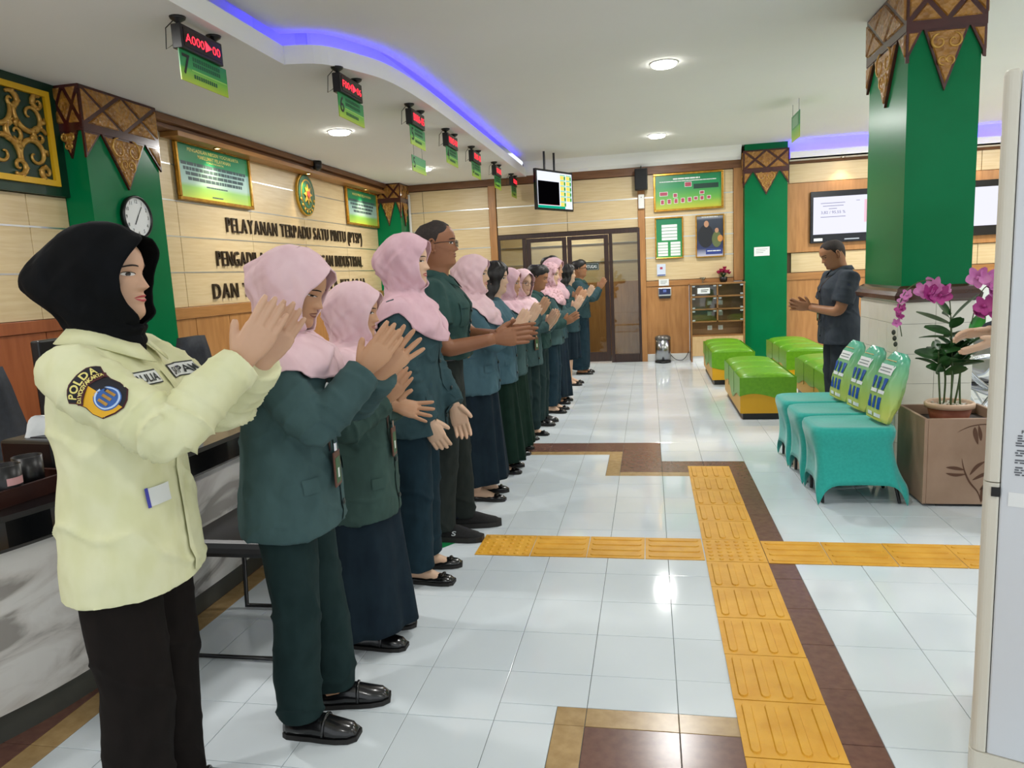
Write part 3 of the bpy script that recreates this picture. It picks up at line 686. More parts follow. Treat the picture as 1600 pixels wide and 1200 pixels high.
blob('printed_torso', M_pdark, -.06, .0, .115, .17); blob('printed_face', M_pskin, -.05, .18, .035, .048, .0135); blob('printed_torso', M_polive, .10, -.05, .07, .12, .0132); blob('printed_face', M_pskin, .10, .08, .028, .036, .0140); blob('printed_sleeve', mat('poster_orange', 'c98a4a', rough=.6), .15, -.04, .04, .05, .0142)
plate('printed_band', mat('poster_blue', '2c3f8a', rough=.6), f5, I4, -.06, .18, -.27, -.19, .012, .0145); printed_rows(f5, .4, [(.285, .016, -.12, .12), (-.22, .014, -.04, .16)], M_paper, .0146)
tag(plate('notice', M_bluepaper, None, bw(.19, 1.41), -.065, .065, -.09, .09, 0, .002), 'pale blue printed sheet taped under the green list', 'notice')
nb = [o for o in COL.objects if o.name.startswith('notice')][-1]
plate('print_line', MATS['poster_blue'], nb, I4, -.06, .06, -.085, -.07, .002, .0025); plate('print_block', M_red, nb, I4, -.02, .02, .01, .045, .002, .0025)
n2 = tag(plate('notice', M_paper, None, bw(.225, 1.22, 11.475), -.075, .075, -.05, .05, 0, .002), 'small white sheet above the fingerprint terminal', 'notice')
printed_rows(n2, .1, [(.02, .008, -.05, .05), (0, .008, -.05, .05), (-.02, .008, -.05, .03)], MATS['grey_ink'], .002)
ft = thing('attendance_terminal', 'dark blue fingerprint terminal with silver edge on the wooden wainscot', 'terminal'); ft.matrix_world = bw(.235, 1.075, 11.49)
plate('housing', M_alu, ft, I4, -.1, .1, -.065, .065, 0, .035, bevel=.012); plate('screen', mat('navy_screen', '1b2450', rough=.15), ft, I4, -.085, .085, -.04, .05, .035, .037); plate('screen_glyph', mat('screen_blue', '5b6fb8', rough=.3), ft, I4, -.025, .025, -.005, .035, .037, .038)
plate('under_tray', M_darkgrey, ft, I4, -.085, .085, -.1, -.065, 0, .025)
sp = thing('wall_speaker', 'black wall speaker hung high beside the organisation chart', 'speaker'); sp.matrix_world = bw(-.085, 2.765, 11.44)
plate('cabinet', M_black, sp, I4, -.095, .095, -.155, .155, 0, .16, bevel=.012); plate('grille', mat('speaker_grille', '17181b', rough=.8), sp, I4, -.082, .082, -.142, .142, .16, .166)
MB().tube([(0, .155, .05), (0, .19, .03), (0, .21, 0)], .008, 6).build('bracket', M_black, sp)
tm = thing('wall_sensor', 'white motion sensor box under the wall speaker', 'sensor'); tm.matrix_world = bw(-.09, 2.45, 11.468)
plate('housing', M_white, tm, I4, -.045, .045, -.105, .105, 0, .05, bevel=.01); plate('lens', M_darkgrey, tm, I4, -.006, .006, .055, .067, .05, .054)
# cabinet with small glass doors
cb = thing('locker_cabinet', 'wooden cabinet with six small glass doors and an open shelf', 'cabinet', (0, 11.3, 0))
M_shelf = mat('shelf_wood', '8a5f34', '99703f', scale=5, stretch=(.8, .8, 8), rough=.4, coords='World'); M_inner = mat('inner_wood', '96744a', 'a48256', scale=5, rough=.6, coords='World')
box('side_panel', M_shelf, cb, .61, .63, -.05, .34, 0, 1.16); box('side_panel', M_shelf, cb, 1.37, 1.395, -.05, .34, 0, 1.16); box('back_panel', M_inner, cb, .63, 1.37, .16, .18, 0, 1.16)
box('top_panel', M_shelf, cb, .60, 1.40, -.06, .34, 1.16, 1.185, bevel=.003)
for z in (.975, .785, .60, .385): box('shelf_board', M_shelf, cb, .63, 1.37, -.045, .16, z, z+.022)
box('divider', M_shelf, cb, .99, 1.01, -.045, .16, .6, 1.16); box('lower_panel', mat('pale_veneer', 'c9a877', 'd3b384', scale=4, stretch=(6, 6, .7), rough=.4, coords='World'), cb, .63, 1.37, -.045, -.03, .09, .385); box('plinth', M_paper, cb, .63, 1.37, -.03, -.01, 0, .09)
M_cglass = glass('cabinet_glass', (242, 245, 242), .06)
for r_, (z0, z1) in enumerate(((.80, .97), (.615, .78), (.999, 1.155))):
    for x0, x1, kx in ((.634, .986, 1), (1.014, 1.366, 0)):
        d = box('glass_door', M_cglass, cb, x0, x1, -.052, -.047, z0, z1)
        hxx = x0+.02 if kx else x1-.02
        for zz_ in (z0+.015, z1-.015):
            box('hinge', M_alu, d, hxx-.02, hxx+.02, -.058, -.044, zz_-.01, zz_+.01)
        lx = x1-.025 if kx else x0+.025
        box('lock', M_alu, d, lx-.02, lx+.02, -.058, -.044, z1-.022, z1-.004)
lb = box('cabinet_label', M_paper, cb, .71, .89, -.06, -.053, 1.03, 1.115, label='white printed label on the top left glass door')
for k in range(2): plate('print_line', M_ink, lb, frame((0, -.06, 0), (1, 0, 0), (0, 0, 1)), .76, .87-.02*k, 1.08-.025*k, 1.09-.025*k, 0, .001)
for k, (sx, sz) in enumerate([(.9, .50), (1.06, .50), (.9, .72), (1.06, .72), (.9, .88), (1.06, .88)]):
    s_ = box('socket', M_white, cb, sx-.035, sx+.035, .145, .16, sz-.035, sz+.035, bevel=.003); MB().lathe([(.022, .0), (.022, .004)], 14, frame((sx, .145, sz), (1, 0, 0), (0, 0, 1))).build('socket_face', M_alu, s_)
# flowers on the cabinet
def petal_mesh(L, W, curl=.3, n=5):
    v = []; f = []
    for i in range(n+1):
        t = i/n; w_ = W*math.sin(PI*min(1, t*.86+.07))**.8
        for j, s_ in enumerate((-1, -.5, 0, .5, 1)): v.append((L*t, w_*s_*.5, curl*L*t*t*.5-.12*W*abs(s_)*0+.1*W*(abs(s_)-.5)))
    for i in range(n):
        for j in range(4): f.append((i*5+j, i*5+j+1, i*5+j+6, i*5+j+5))
    return v, f
fb = thing('flower_pot', 'small pot of dark pink flowers standing on the glass door cabinet', 'flower pot', (1.10, 11.40, 1.185))
MB().lathe([(.04, 0), (.055, .02), (.058, .075), (.05, .08)], 16).build('pot', M_black, fb, smooth=True)
M_rose = mat('rose_petal', 'a01c4c', 'c03464', scale=20, rough=.6); M_leaf = mat('leaf_green', '1d3f1c', '2c5826', scale=12, rough=.4)
for k in range(15):
    a = k*2.4; rr = .02+.07*math.sqrt(k/15); zc = .20-.9*rr+random.uniform(-.01, .02)
    bl = MB()
    for q in range(7):
        v, f = petal_mesh(.045, .04, .6); R_ = Matrix.Translation((rr*math.cos(a), rr*math.sin(a), zc)) @ Matrix.Rotation(q*2*PI/7+k, 4, 'Z') @ Matrix.Rotation(-.6, 4, 'Y'); bl.add([R_ @ Vector(p) for p in v], f)
    bl.build('flower', M_rose, fb, smooth=True)
for k in range(6):
    v, f = petal_mesh(.09, .035, .4); R_ = Matrix.Translation((0, 0, .07)) @ Matrix.Rotation(k*1.05, 4, 'Z') @ Matrix.Rotation(-.7, 4, 'Y'); mb = MB().add([R_ @ Vector(p) for p in v], f); mb.build('leaf', M_leaf, fb, smooth=True)
gg = thing('glass_ornament', 'small clear glass bowl on the cabinet beside the pink flowers', 'ornament', (.80, 11.40, 1.185))
MB().lathe([(.03, 0), (.008, .012), (.008, .03), (.035, .05), (.05, .085), (.046, .085), (.03, .055), (.004, .04)], 18).build('bowl', glass('clear_glass', (225, 230, 228), .25), gg, smooth=True)
# pedal bin and cable
pb = thing('pedal_bin', 'brushed steel pedal bin standing against the wooden back wall', 'bin', (.19, 11.31, 0))
M_steel = mat('brushed_steel', '9b9c9d', rough=.25, metal=1.)
MB().lathe([(.118, .0), (.122, .012), (.122, .03), (.118, .034)], 28).build('base_ring', M_black, pb, smooth=True); MB().lathe([(.117, .03), (.117, .36)], 32).build('body', M_steel, pb, smooth=True)
MB().lathe([(.12, .36), (.121, .375), (.112, .405), (.07, .422), (.002, .426)], 32).build('lid', mat('bin_lid', '6d6a66', rough=.3, metal=.6), pb, smooth=True); MB().box(-.03, .03, -.155, -.11, .008, .02).build('pedal', M_black, pb, bevel=.004)
cbz = MB().tube(catmull([(.31, 11.46, .1), (.38, 11.45, .03), (.47, 11.44, .012), (.53, 11.45, .05), (.585, 11.47, .14)], 8), .005, 6).build('power_cable', M_black, None, smooth=True); tag(cbz, 'thin black cable looping along the baseboard beside the steel bin', 'cable')
# screens
def screen(M, W, Hh, label, content, dep=.05, bz=.025):
    t = thing('wall_screen', label, 'screen'); t.matrix_world = M
    plate('bezel', mat('screen_bezel', '0f1016', rough=.2), t, I4, -W/2, W/2, -Hh/2, Hh/2, 0, dep, bevel=.006); content(t); return t
M_scr = emis('screen_white', (238, 238, 255), 1.0); M_scrink = emis('screen_grey', (150, 150, 185), .75); M_scrpink = emis('screen_pink', (255, 205, 222), .95)
def c_wall(t, full=True):
    plate('display', M_scr, t, I4, -.63, .63, -.245, .285, .05, .052)
    if full:
        text('screen_text', '3,82 / 95,55 %', M_scrink, t, I4, width=.33, height=.045, at=(-.36, .06), lift=.0535, bold=.004)
        for y, x0, x1 in ((.195, -.53, -.2), (.155, -.5, -.22), (.115, -.42, -.31), (.0, -.53, -.19)): plate('screen_line', M_scrink, t, I4, x0, x1, y-.005, y+.003, .052, .0525)
        plate('screen_table', M_scrpink, t, I4, .06, .16, -.1, .22, .052, .0525); plate('screen_line', M_scrink, t, I4, -.05, .0, .21, .216, .052, .0525)
        plate('sticker', M_paper, t, I4, -.62, -.5, -.34, -.30, .05, .051)
        plate('logo_bar', M_chrome, t, I4, -.2, .0, -.335, -.32, .05, .051)
screen(bw(3.0, 2.055, 11.465), 1.34, .735, 'wall screen showing 3,82 / 95,55 % behind the standing man', lambda t: c_wall(t, True))
screen(bw(4.62, 2.055, 11.465), 1.34, .755, 'second wall screen glowing white beyond the large green column', lambda t: c_wall(t, False))
def c_tv(t):
    W, H_ = .86, .50
    plate('display', emis('tv_white', (240, 244, 255), 1.), t, I4, -W/2, W/2, -H_/2, H_/2, .045, .046)
    plate('video_area', emis('tv_black', (12, 10, 14), .3), t, I4, -.42, .10, -.20, .12, .046, .0465); plate('video_edge', emis('tv_red', (150, 10, 20), .7), t, I4, -.425, .10, -.206, -.20, .046, .0467)
    plate('banner', emis('tv_teal', (20, 180, 145), .9), t, I4, -.43, .24, -.25, -.215, .046, .0465)
    for k in range(6):
        for j in range(2):
            if k == 5 and j: continue
            x, y = .13+.15*j, .19-.075*k
            plate('queue_cell', emis('tv_yellow', (245, 228, 110), 1.), t, I4, x, x+.09, y-.03, y+.025, .046, .0466); plate('queue_cell', emis('tv_green', (30, 170, 40), .8), t, I4, x+.095, x+.13, y-.03, y+.02, .046, .0466); plate('queue_cell', emis('tv_mint', (130, 225, 185), .9), t, I4, x, x+.13, y+.028, y+.04, .046, .0466)
ang = math.atan2(.80, .42)
xd = Vector((math.cos(ang), math.sin(ang), 0))
tv = screen(frame((-1.33, 10.62, 2.61), xd, (0, 0, 1)), .92, .56, 'ceiling hung queue screen with yellow and green cells above the glass doors', c_tv, .045)
for x in (-.14, .10): MB().tube([(x, .2, -.03), (x, .28, -.03), (x, .55, -.03)], .016, 8).build('hanger', M_black, tv)
MB().box(-.2, .2, -.12, .2, -.06, 0).build('rear_box', M_black, tv)

# ================================================================== QUEUE SIGNS
M_ledred = emis('led_red', (255, 45, 60), 3.2); G_sign = grad('sign_print', [(0, 'b6cf2e'), (.42, '6cbf3c'), (.5, '2c9a4c'), (1, '128a4c')], axis=2)
M_sline = mat('sign_line', 'a8dc6a', rough=.4)
def queue_sign(x, y, num, msg, label, L=.36, small=False, dn=0.):
    t = thing('queue_sign', label, 'sign', (x, y, ZS), group='counter number signs hung from the soffit')
    F_ = frame((0, 0, 0), (0, 1, 0), (0, 0, 1))
    b = MB().box(-.03, .03, -L/2, L/2, -.17, -.04).build('display_box', M_black, t, bevel=.004)
    for s_ in (-1, 1):
        MB().lathe([(.045, 0), (.04, -.012), (.013, -.03), (.013, -.06)], 14, Matrix.Translation((0, s_*(L/2-.03), 0))).build('bracket', M_black, t, smooth=True)
    FF = frame((.031, 0, -.105), (0, 1, 0), (0, 0, 1))
    plate('led_panel', mat('led_panel', '1c0508', rough=.15), b, FF, -L/2+.02, L/2-.02, -.05, .05, 0, .002)
    text('led_digits', msg, M_ledred, b, FF, width=L*.84, height=.062, lift=.003)
    bd = MB().box(.0, .006, -L/2, L/2+.06, -.335, -.17).build('number_board', G_sign, t)
    F2 = frame((.0065, 0, -.2525), (0, 1, 0), (0, 0, 1))
    text('number', num, M_ink, bd, F2, height=.11, at=(-L/2+.055, .01), lift=.001, bold=.01)
    plate('divider_line', M_sline, bd, F2, -L/2+.10, L/2+.05, -.012, -.006, 0, .001)
    for k, yy in enumerate((.055, .025, -.04)):
        mb = MB(); xx = -L/2+.12
        while xx < L/2-.01-.05*(k == 2): mb.box(xx, xx+.014, yy-.011, yy+.011, .0005, .001, F2); xx += .021
        mb.build('print_line', mat('sign_ink', '0f5a36', rough=.5), bd)
    MB().tube([(-.03, -L/2+.02, -.14), (-.07, -L/2, -.17), (-.06, -L/2, -.06), (-.02, -L/2+.04, -.0)], .003, 5).build('wire', M_black, t)
    return t
queue_sign(-2.53, 4.03, '7', 'A000\u25ba00', 'hanging queue sign for counter 7 reading A000 00', .40)
queue_sign(-2.12, 5.22, '6', 'F004\u25ba06', 'hanging queue sign for counter 6 reading F004 06', .40)
s5 = queue_sign(-2.0, 6.42, '5', 'B006-05', 'hanging queue sign for counter 5 with a second board below', .36)
for k in (-1, 1): MB().tube([(.003, k*.12, -.33), (.003, k*.12, -.43)], .0015, 4).build('string', M_black, s5)
bd = MB().box(.0, .006, -.18, .21, -.56, -.425).build('lower_board', G_sign, s5); F2 = frame((.0065, 0, -.4925), (0, 1, 0), (0, 0, 1))
text('number', '5', M_ink, bd, F2, height=.09, at=(-.13, .008), lift=.001, bold=.01); plate('divider_line', M_sline, bd, F2, -.08, .2, -.012, -.006, 0, .001)
queue_sign(-2.0, 7.58, '4', 'H013-04', 'hanging queue sign of counter four, next beyond the doubled counter 5 boards', .38); queue_sign(-2.0, 8.68, '3', 'E021-03', 'hanging queue sign of counter three, second beyond the doubled counter 5 boards', .38)
queue_sign(-2.0, 9.94, '2', 'C012-02', 'hanging queue sign of counter two, last but one before the back wall', .36); queue_sign(-2.0, 11.17, '1', 'C002-01', 'hanging queue sign for counter 1 nearest the back wall', .34)
hs = thing('hanging_sign', 'green and yellow board hung on strings near the back column', 'sign', (1.6, 8.63, 3.15))
MB().box(-.003, .003, -.22, .22, -.40, -.125).build('board', G_sign, hs); plate('pale_panel', mat('sign_pale', '8fbf9a', rough=.5), hs, frame((-.004, .0, -.21), (0, -1, 0), (0, 0, 1)), -.15, .15, -.05, .06, 0, .001)
for k in (-1, 1): MB().tube([(0, k*.17, 0), (0, k*.17, -.13)], .002, 4).build('string', M_black, hs)
# ================================================================== SERVICE COUNTER
M_marble = bpy.data.materials.new('white_marble'); M_marble.use_nodes = True
_nt = M_marble.node_tree; _b = _nt.nodes['Principled BSDF']; _g = _nt.nodes.new('ShaderNodeNewGeometry'); _mp = _nt.nodes.new('ShaderNodeMapping'); _mp.inputs['Rotation'].default_value = (.9, .2, .3); _mp.inputs['Scale'].default_value = (1, 1, 2.6)
_n1 = _nt.nodes.new('ShaderNodeTexNoise'); _n1.inputs['Scale'].default_value = 2.2; _n1.inputs['Detail'].default_value = 9; _n1.inputs['Distortion'].default_value = 1.4
_r = _nt.nodes.new('ShaderNodeValToRGB'); _e = _r.color_ramp.elements; _e[0].position = .36; _e[0].color = lin('9c968f'); _e[1].position = .56; _e[1].color = lin('e0dcd6'); _x = _e.new(.45); _x.color = lin('cfc9c2')
_nt.links.new(_g.outputs['Position'], _mp.inputs[0]); _nt.links.new(_mp.outputs[0], _n1.inputs['Vector']); _nt.links.new(_n1.outputs[0], _r.inputs[0]); _nt.links.new(_r.outputs[0], _b.inputs['Base Color']); _b.inputs['Roughness'].default_value = .2
M_bmarble = mat('black_marble', '0d0d0f', '23211f', scale=3, rough=.12, coords='World', detail=10, ramp=(.55, .75))
M_toe = mat('grey_toe_kick', '4c4d47', rough=.5)
curve = [Vector(p) for p in catmull([(-2.75, .55, 0), (-2.42, 1.25, 0), (-2.17, 1.75, 0), (-2.06, 2.15, 0), (-2.035, 2.8, 0), (-2.04, 3.6, 0), (-2.04, 5.2, 0), (-2.04, 7.2, 0), (-2.04, 9.6, 0)], 6)]
ct = thing('service_counter', 'long curved service counter with marble front and black stone top', 'counter')
strip(curve, -.06, .0, 0, .105).build('toe_kick', M_toe, ct, smooth=False)
def slant(pts, prof):
    rings = []
    for i, p in enumerate(pts):
        t = (pts[min(i+1, len(pts)-1)]-pts[max(i-1, 0)]).normalized(); nn = Vector((t.y, -t.x, 0)); rings.append([(p.x+nn.x*o_, p.y+nn.y*o_, z) for o_, z in prof])
    return MB().loft(rings)
slant(curve, [(-.06, .105), (.03, .105), (.10, .665), (.04, .665)]).build('marble_front', M_marble, ct)
slant(curve, [(-.60, .665), (.12, .665), (.135, .68), (.135, .765), (.12, .78), (-.60, .78)]).build('stone_top', M_bmarble, ct)
slant(curve, [(-.60, 0), (-.56, 0), (-.56, .665), (-.60, .665)]).build('inner_panel', M_darkwood, ct)
# tray with stationery
ty = thing('stationery_tray', 'dark brown wooden tray holding pen cups on the counter', 'tray', (-2.215, 1.96, .78), rz=-.12)
M_tray = mat('tray_wood', '2c1410', '381c16', scale=6, rough=.3)
box('tray_base', M_tray, ty, -.16, .14, -.30, .26, 0, .012)
for a in ((-.16, .14, -.30, -.285), (-.16, .14, .245, .26)): box('tray_side', M_tray, ty, a[0], a[1], a[2], a[3], .012, .055)
for a in ((-.16, -.145), (.125, .14)): box('tray_side', M_tray, ty, a[0], a[1], -.285, .245, .012, .055)
def cup(x, y, label, tagc):
    t = thing('pen_cup', label, 'pen cup', (x, y, .793)); MB().lathe([(.043, 0), (.045, .002), (.047, .115), (.044, .115), (.041, .006), (.002, .005)], 24).build('cup', M_black, t, smooth=True)
    if tagc: MB().loft([[(.0475*math.cos(a), .0475*math.sin(a), z) for a in np.linspace(-.75, .55, 8)] for z in (.05, .075)], closed=False, cap=False).build('paper_label', mat('pink_label', 'd9a6a6', rough=.7), t)
    return t
cup(-2.125, 1.99, 'black pen cup with a pink paper label in the counter tray', True); cup(-2.155, 2.11, 'plain black pen cup behind the labelled one', False)
tb_ = thing('tissue_box', 'black tissue box with a white tissue on the counter', 'tissue box', (-2.33, 2.36, .78), rz=-.1)
MB().box(-.13, .13, -.07, .07, 0, .14).build('box', M_black, tb_, bevel=.012); MB().box(-.06, .06, -.02, .02, .14, .143).build('slot', M_darkgrey, tb_)
tv_ = []; 
for i in range(7):
    for j in range(9):
        u, v = i/6-.5, j/8; tv_.append((u*.10+.10*(v-.2)*.9, .03*math.sin(u*6+v*3)+.04*v, .135+.08*math.sin(v*2.4)-.02*u))
MB().add(tv_, [(i*9+j, i*9+j+1, (i+1)*9+j+1, (i+1)*9+j) for i in range(6) for j in range(8)]).build('tissue', M_paper, tb_, smooth=True)
mg = thing('green_packet', 'green and white wrapper lying in the counter tray', 'wrapper', (-2.20, 1.90, .795)); MB().ell((0, 0, .02), (.06, .04, .022), 12, 8).build('packet', mat('packet_green', '2f9a3c', 'd8e8da', scale=14, rough=.3), mg, smooth=True)
mo = thing('desk_monitor', 'black monitor seen from behind on the counter beside the security officer', 'monitor', (-2.50, 2.75, .78), rz=.15)
MB().box(-.02, .02, -.22, .22, .10, .50).build('panel', M_black, mo, bevel=.008); MB().box(-.03, .01, -.025, .025, .0, .12).build('stem', M_black, mo); MB().box(-.09, .07, -.1, .1, 0, .012).build('foot', M_black, mo, bevel=.004)
pa = thing('paper_sheet', 'white sheet standing on the counter between officer and next woman', 'paper', (-2.15, 3.05, .78), rz=.3); MB().box(-.003, .003, -.09, .09, 0, .22).build('sheet', M_paper, pa); MB().box(-.04, .04, -.09, .09, 0, .006).build('holder', glass('sheet_acrylic', (235, 235, 235), .1), pa)
# office chairs behind the counter
def office_chair(x, y, rz, label):
    t = thing('office_chair', label, 'chair', (x, y, 0), rz, group='office chairs behind the counter')
    M_f = mat('chair_fabric', '24282f', '2b3038', scale=40, rough=.8)
    MB().box(-.24, .24, -.25, .25, .43, .52).build('seat', M_f, t, bevel=.03); 
    MB().loft([[(-.23-.02*k-.03*math.sin(k*.8), s_*(.24-.012*k*k*.4), .56+.11*k) for s_ in (-1, -.5, 0, .5, 1)]+[(-.30-.02*k-.03*math.sin(k*.8), s_*(.24-.012*k*k*.4), .56+.11*k) for s_ in (1, .5, 0, -.5, -1)] for k in range(6)]).build('backrest', M_f, t, smooth=True)
    MB().tube([(0, 0, .1), (0, 0, .43)], .03, 10).build('column', M_black, t); MB().tube([(-.2, 0, .45), (-.3, 0, .5), (-.31, 0, .7)], .02, 8).build('back_bracket', M_black, t)
    for k in range(5):
        a = k*2*PI/5; MB().tube([(0, 0, .11), (.28*math.cos(a), .28*math.sin(a), .07)], .02, 6).build('leg', M_black, t); MB().ell((.28*math.cos(a), .28*math.sin(a), .03), (.03, .03, .03), 8, 6).build('caster', M_black, t)
    for s_ in (-1, 1): MB().tube([(.1, s_*.27, .48), (.1, s_*.29, .68), (-.15, s_*.29, .70)], .018, 6).build('armrest', M_black, t)
office_chair(-3.0, 3.1, .1, 'dark grey office chair behind the counter at the left picture edge'); office_chair(-3.05, 4.9, .0, 'dark grey office chair behind the counter further along'); 
# black chair standing in the gap by the officer
vc = thing('visitor_chair', 'black padded chair with sled frame in front of the counter behind the women', 'chair', (-1.62, 2.62, 0), .0)
MB().box(-.22, .22, -.22, .22, .42, .49).build('seat', M_black, vc, bevel=.025); MB().box(.20, .25, -.21, .21, .52, .88).build('backrest', M_black, vc, bevel=.022)
for s_ in (-1, 1): MB().tube([(.23, s_*.2, .8), (.22, s_*.21, .45), (.20, s_*.22, .02), (-.22, s_*.22, .015), (-.20, s_*.22, .42)], .012, 8).build('leg', M_black, vc, smooth=True)

# ================================================================== BENCHES
M_bgreen = mat('lime_leatherette', '5f9a12', '6aa51a', scale=30, rough=.35, bump=.12, bscale=120, bdist=.002); M_byel = mat('yellow_leatherette', 'd6a010', rough=.38)
def bench(x, y, W, L, label, seed):
    t = thing('bench', label, 'bench', (x, y, 0), group='green and yellow padded benches')
    box('plinth', M_black, t, -W/2+.03, W/2-.03, -L/2+.03, L/2-.03, 0, .06)
    box('yellow_base', M_byel, t, -W/2+.004, W/2-.004, -L/2+.004, L/2-.004, .06, .30, bevel=.006)
    # green skirt with a wavy lower edge
    def low(s_): return .19+.035*math.sin(s_*5.2+seed)+.03*math.sin(s_*9.1+seed*2)
    ring = [(-W/2, -L/2), (W/2, -L/2), (W/2, L/2), (-W/2, L/2)]; per = []; s_ = 0
    for k in range(4):
        a, b = Vector(ring[k]), Vector(ring[(k+1) % 4]); nn = 14
        for q in range(nn): per.append((a.lerp(b, q/nn), s_+(b-a).length*q/nn))
        s_ += (b-a).length
    mb = MB(); n_ = len(per)
    for rr in ([(p.x*1.006, p.y*1.002, low(s2)) for p, s2 in per], [(p.x*1.006, p.y*1.002, .40) for p, s2 in per]): mb.v += [tuple(q) for q in rr]
    mb.f = [(i, (i+1) % n_, n_+(i+1) % n_, n_+i) for i in range(n_)]
    sk = mb.build('skirt', M_bgreen, t, smooth=False)
    # three cushion sections with domed tops
    for k in range(3):
        y0, y1 = -L/2+L*k/3+.002, -L/2+L*(k+1)/3-.002; rings = []
        for j in range(9):
            v = j/8; yy = lerp(y0, y1, v); ed = min(1, min(v, 1-v)*9+.55) ; dome = .035
            pr = []
            for i in range(13):
                u = i/12*2-1; e2 = (1-abs(u)**6); pr.append((u*W/2*1.003, yy, .385+(.02+dome*(1-u*u*.6))*(ed if 0 < k < 2 else ed)*max(.0, e2)**.35))
            rings.append(pr+[(W/2, yy, .33), (-W/2, yy, .33)])
        MB().loft(rings).build('cushion', M_bgreen, t, smooth=True)
    for k in (1, 2):
        for s2 in (-1, 1): box('seam', mat('seam_green', '3f6a0c', rough=.6), t, s2*W/2*1.007-.002, s2*W/2*1.007+.002, -L/2+L*k/3-.002, -L/2+L*k/3+.002, low(.5)+.02, .40)
    return t
bench(1.06, 7.62, .50, 1.40, 'green padded bench nearest the aisle beside the teal chairs', .4)
bench(.98, 9.72, .50, 1.42, 'green padded bench in front of the wooden cabinet', 1.7)
bench(1.83, 9.65, .52, 1.50, 'green padded bench in front of the back column', 2.6)
bench(1.83, 7.68, .52, 1.42, 'green padded bench behind the standing man', 3.3)

# ================================================================== TEAL CHAIRS AND BAGS
M_teal = mat('teal_spandex', '2aa79b', '31b0a4', scale=60, rough=.75, sheen=.4, bump=.08, bscale=300, bdist=.001)
def cover_mesh():
    """stretch cover: padded seat pulled to four pointed feet with arched hems (local: x across, y depth)"""
    mb = MB(); n_ = 64; per = []
    def rr(hx, hy, r, k):
        # rounded rectangle point k in 0..1 (same parametrisation at every level)
        a = 2*PI*k; c, s_ = math.cos(a), math.sin(a); e = 2/ r
        return hx*math.copysign(abs(c)**e, c), hy*math.copysign(abs(s_)**e, s_)
    rings = []
    prof = [(.0, 0, 5.5, 0), (.05, .0, 5.5, 0), (.20, .455, 5.5, 0)]
    lev = [(.465, .20, .16), (.47, .215, .175), (.462, .232, .193), (.44, .24, .202), (.41, .238, .20), (.36, .226, .188)]
    for z, hx, hy in lev: rings.append([(*rr(hx, hy, 5.5, k/n_), z) for k in range(n_)])
    for q in range(1, 9):
        t = q/8; ring = []
        for k in range(n_):
            x0, y0 = rr(.226, .188, 5.5, k/n_); xf, yf = rr(.268, .208, 9, k/n_)
            a = 2*PI*k/n_; w = abs(math.sin(2*a))**.55   # 1 at corners, 0 mid-sides
            arch = .125*abs(math.cos(2*a))**1.3
            pull = 1-.10*math.sin(PI*t)*(1-w)
            flare = t**2*(.4+.6*w)
            zb = lerp(.36, .0+arch, t)
            x = lerp(x0, xf, flare)*pull+.045*t; y = lerp(y0, yf, flare)*pull
            ring.append((x, y, zb))
        rings.append(ring)
    rings = [[Vector(p) for p in r] for r in rings]
    m_ = MB(); v = [p for r in rings for p in r]; f = []
    for k in range(len(rings)-1):
        for i in range(n_): j = (i+1) % n_; f.append((k*n_+j, k*n_+i, (k+1)*n_+i, (k+1)*n_+j))
    f.append(tuple(range(n_))); m_.add(v, f); return m_
def teal_chair(x, y, rz, label):
    t = thing('covered_chair', label, 'chair', (x, y, 0), rz, group='teal covered chairs by the column')
    o = cover_mesh().build('stretch_cover', M_teal, t, smooth=True); s_ = o.modifiers.new('thick', 'SOLIDIFY'); s_.thickness = .004; s_.offset = -1
    for sx in (-1, 1):
        for sy in (-1, 1): MB().tube([(sx*.17, sy*.13, .40), (sx*.215+.045, sy*.155, .004)], .010, 8).build('leg', M_black, t)
    MB().box(-.2, .2, -.15, .15, .40, .44).build('seat_board', M_black, t)
teal_chair(1.17, 4.62, .0, 'nearest teal stretch covered chair by the planter')
teal_chair(1.16, 5.055, .02, 'middle teal stretch covered chair by the column'); teal_chair(1.15, 5.49, .01, 'farthest teal stretch covered chair by the column')
G_bag = grad('bag_print', [(0, 'e4e07a'), (.25, 'bcd36c'), (.6, '86c083'), (1, '52b59a')], axis=2, rough=.25)
M_blu = mat('bag_blue', '1f55a8', rough=.35)
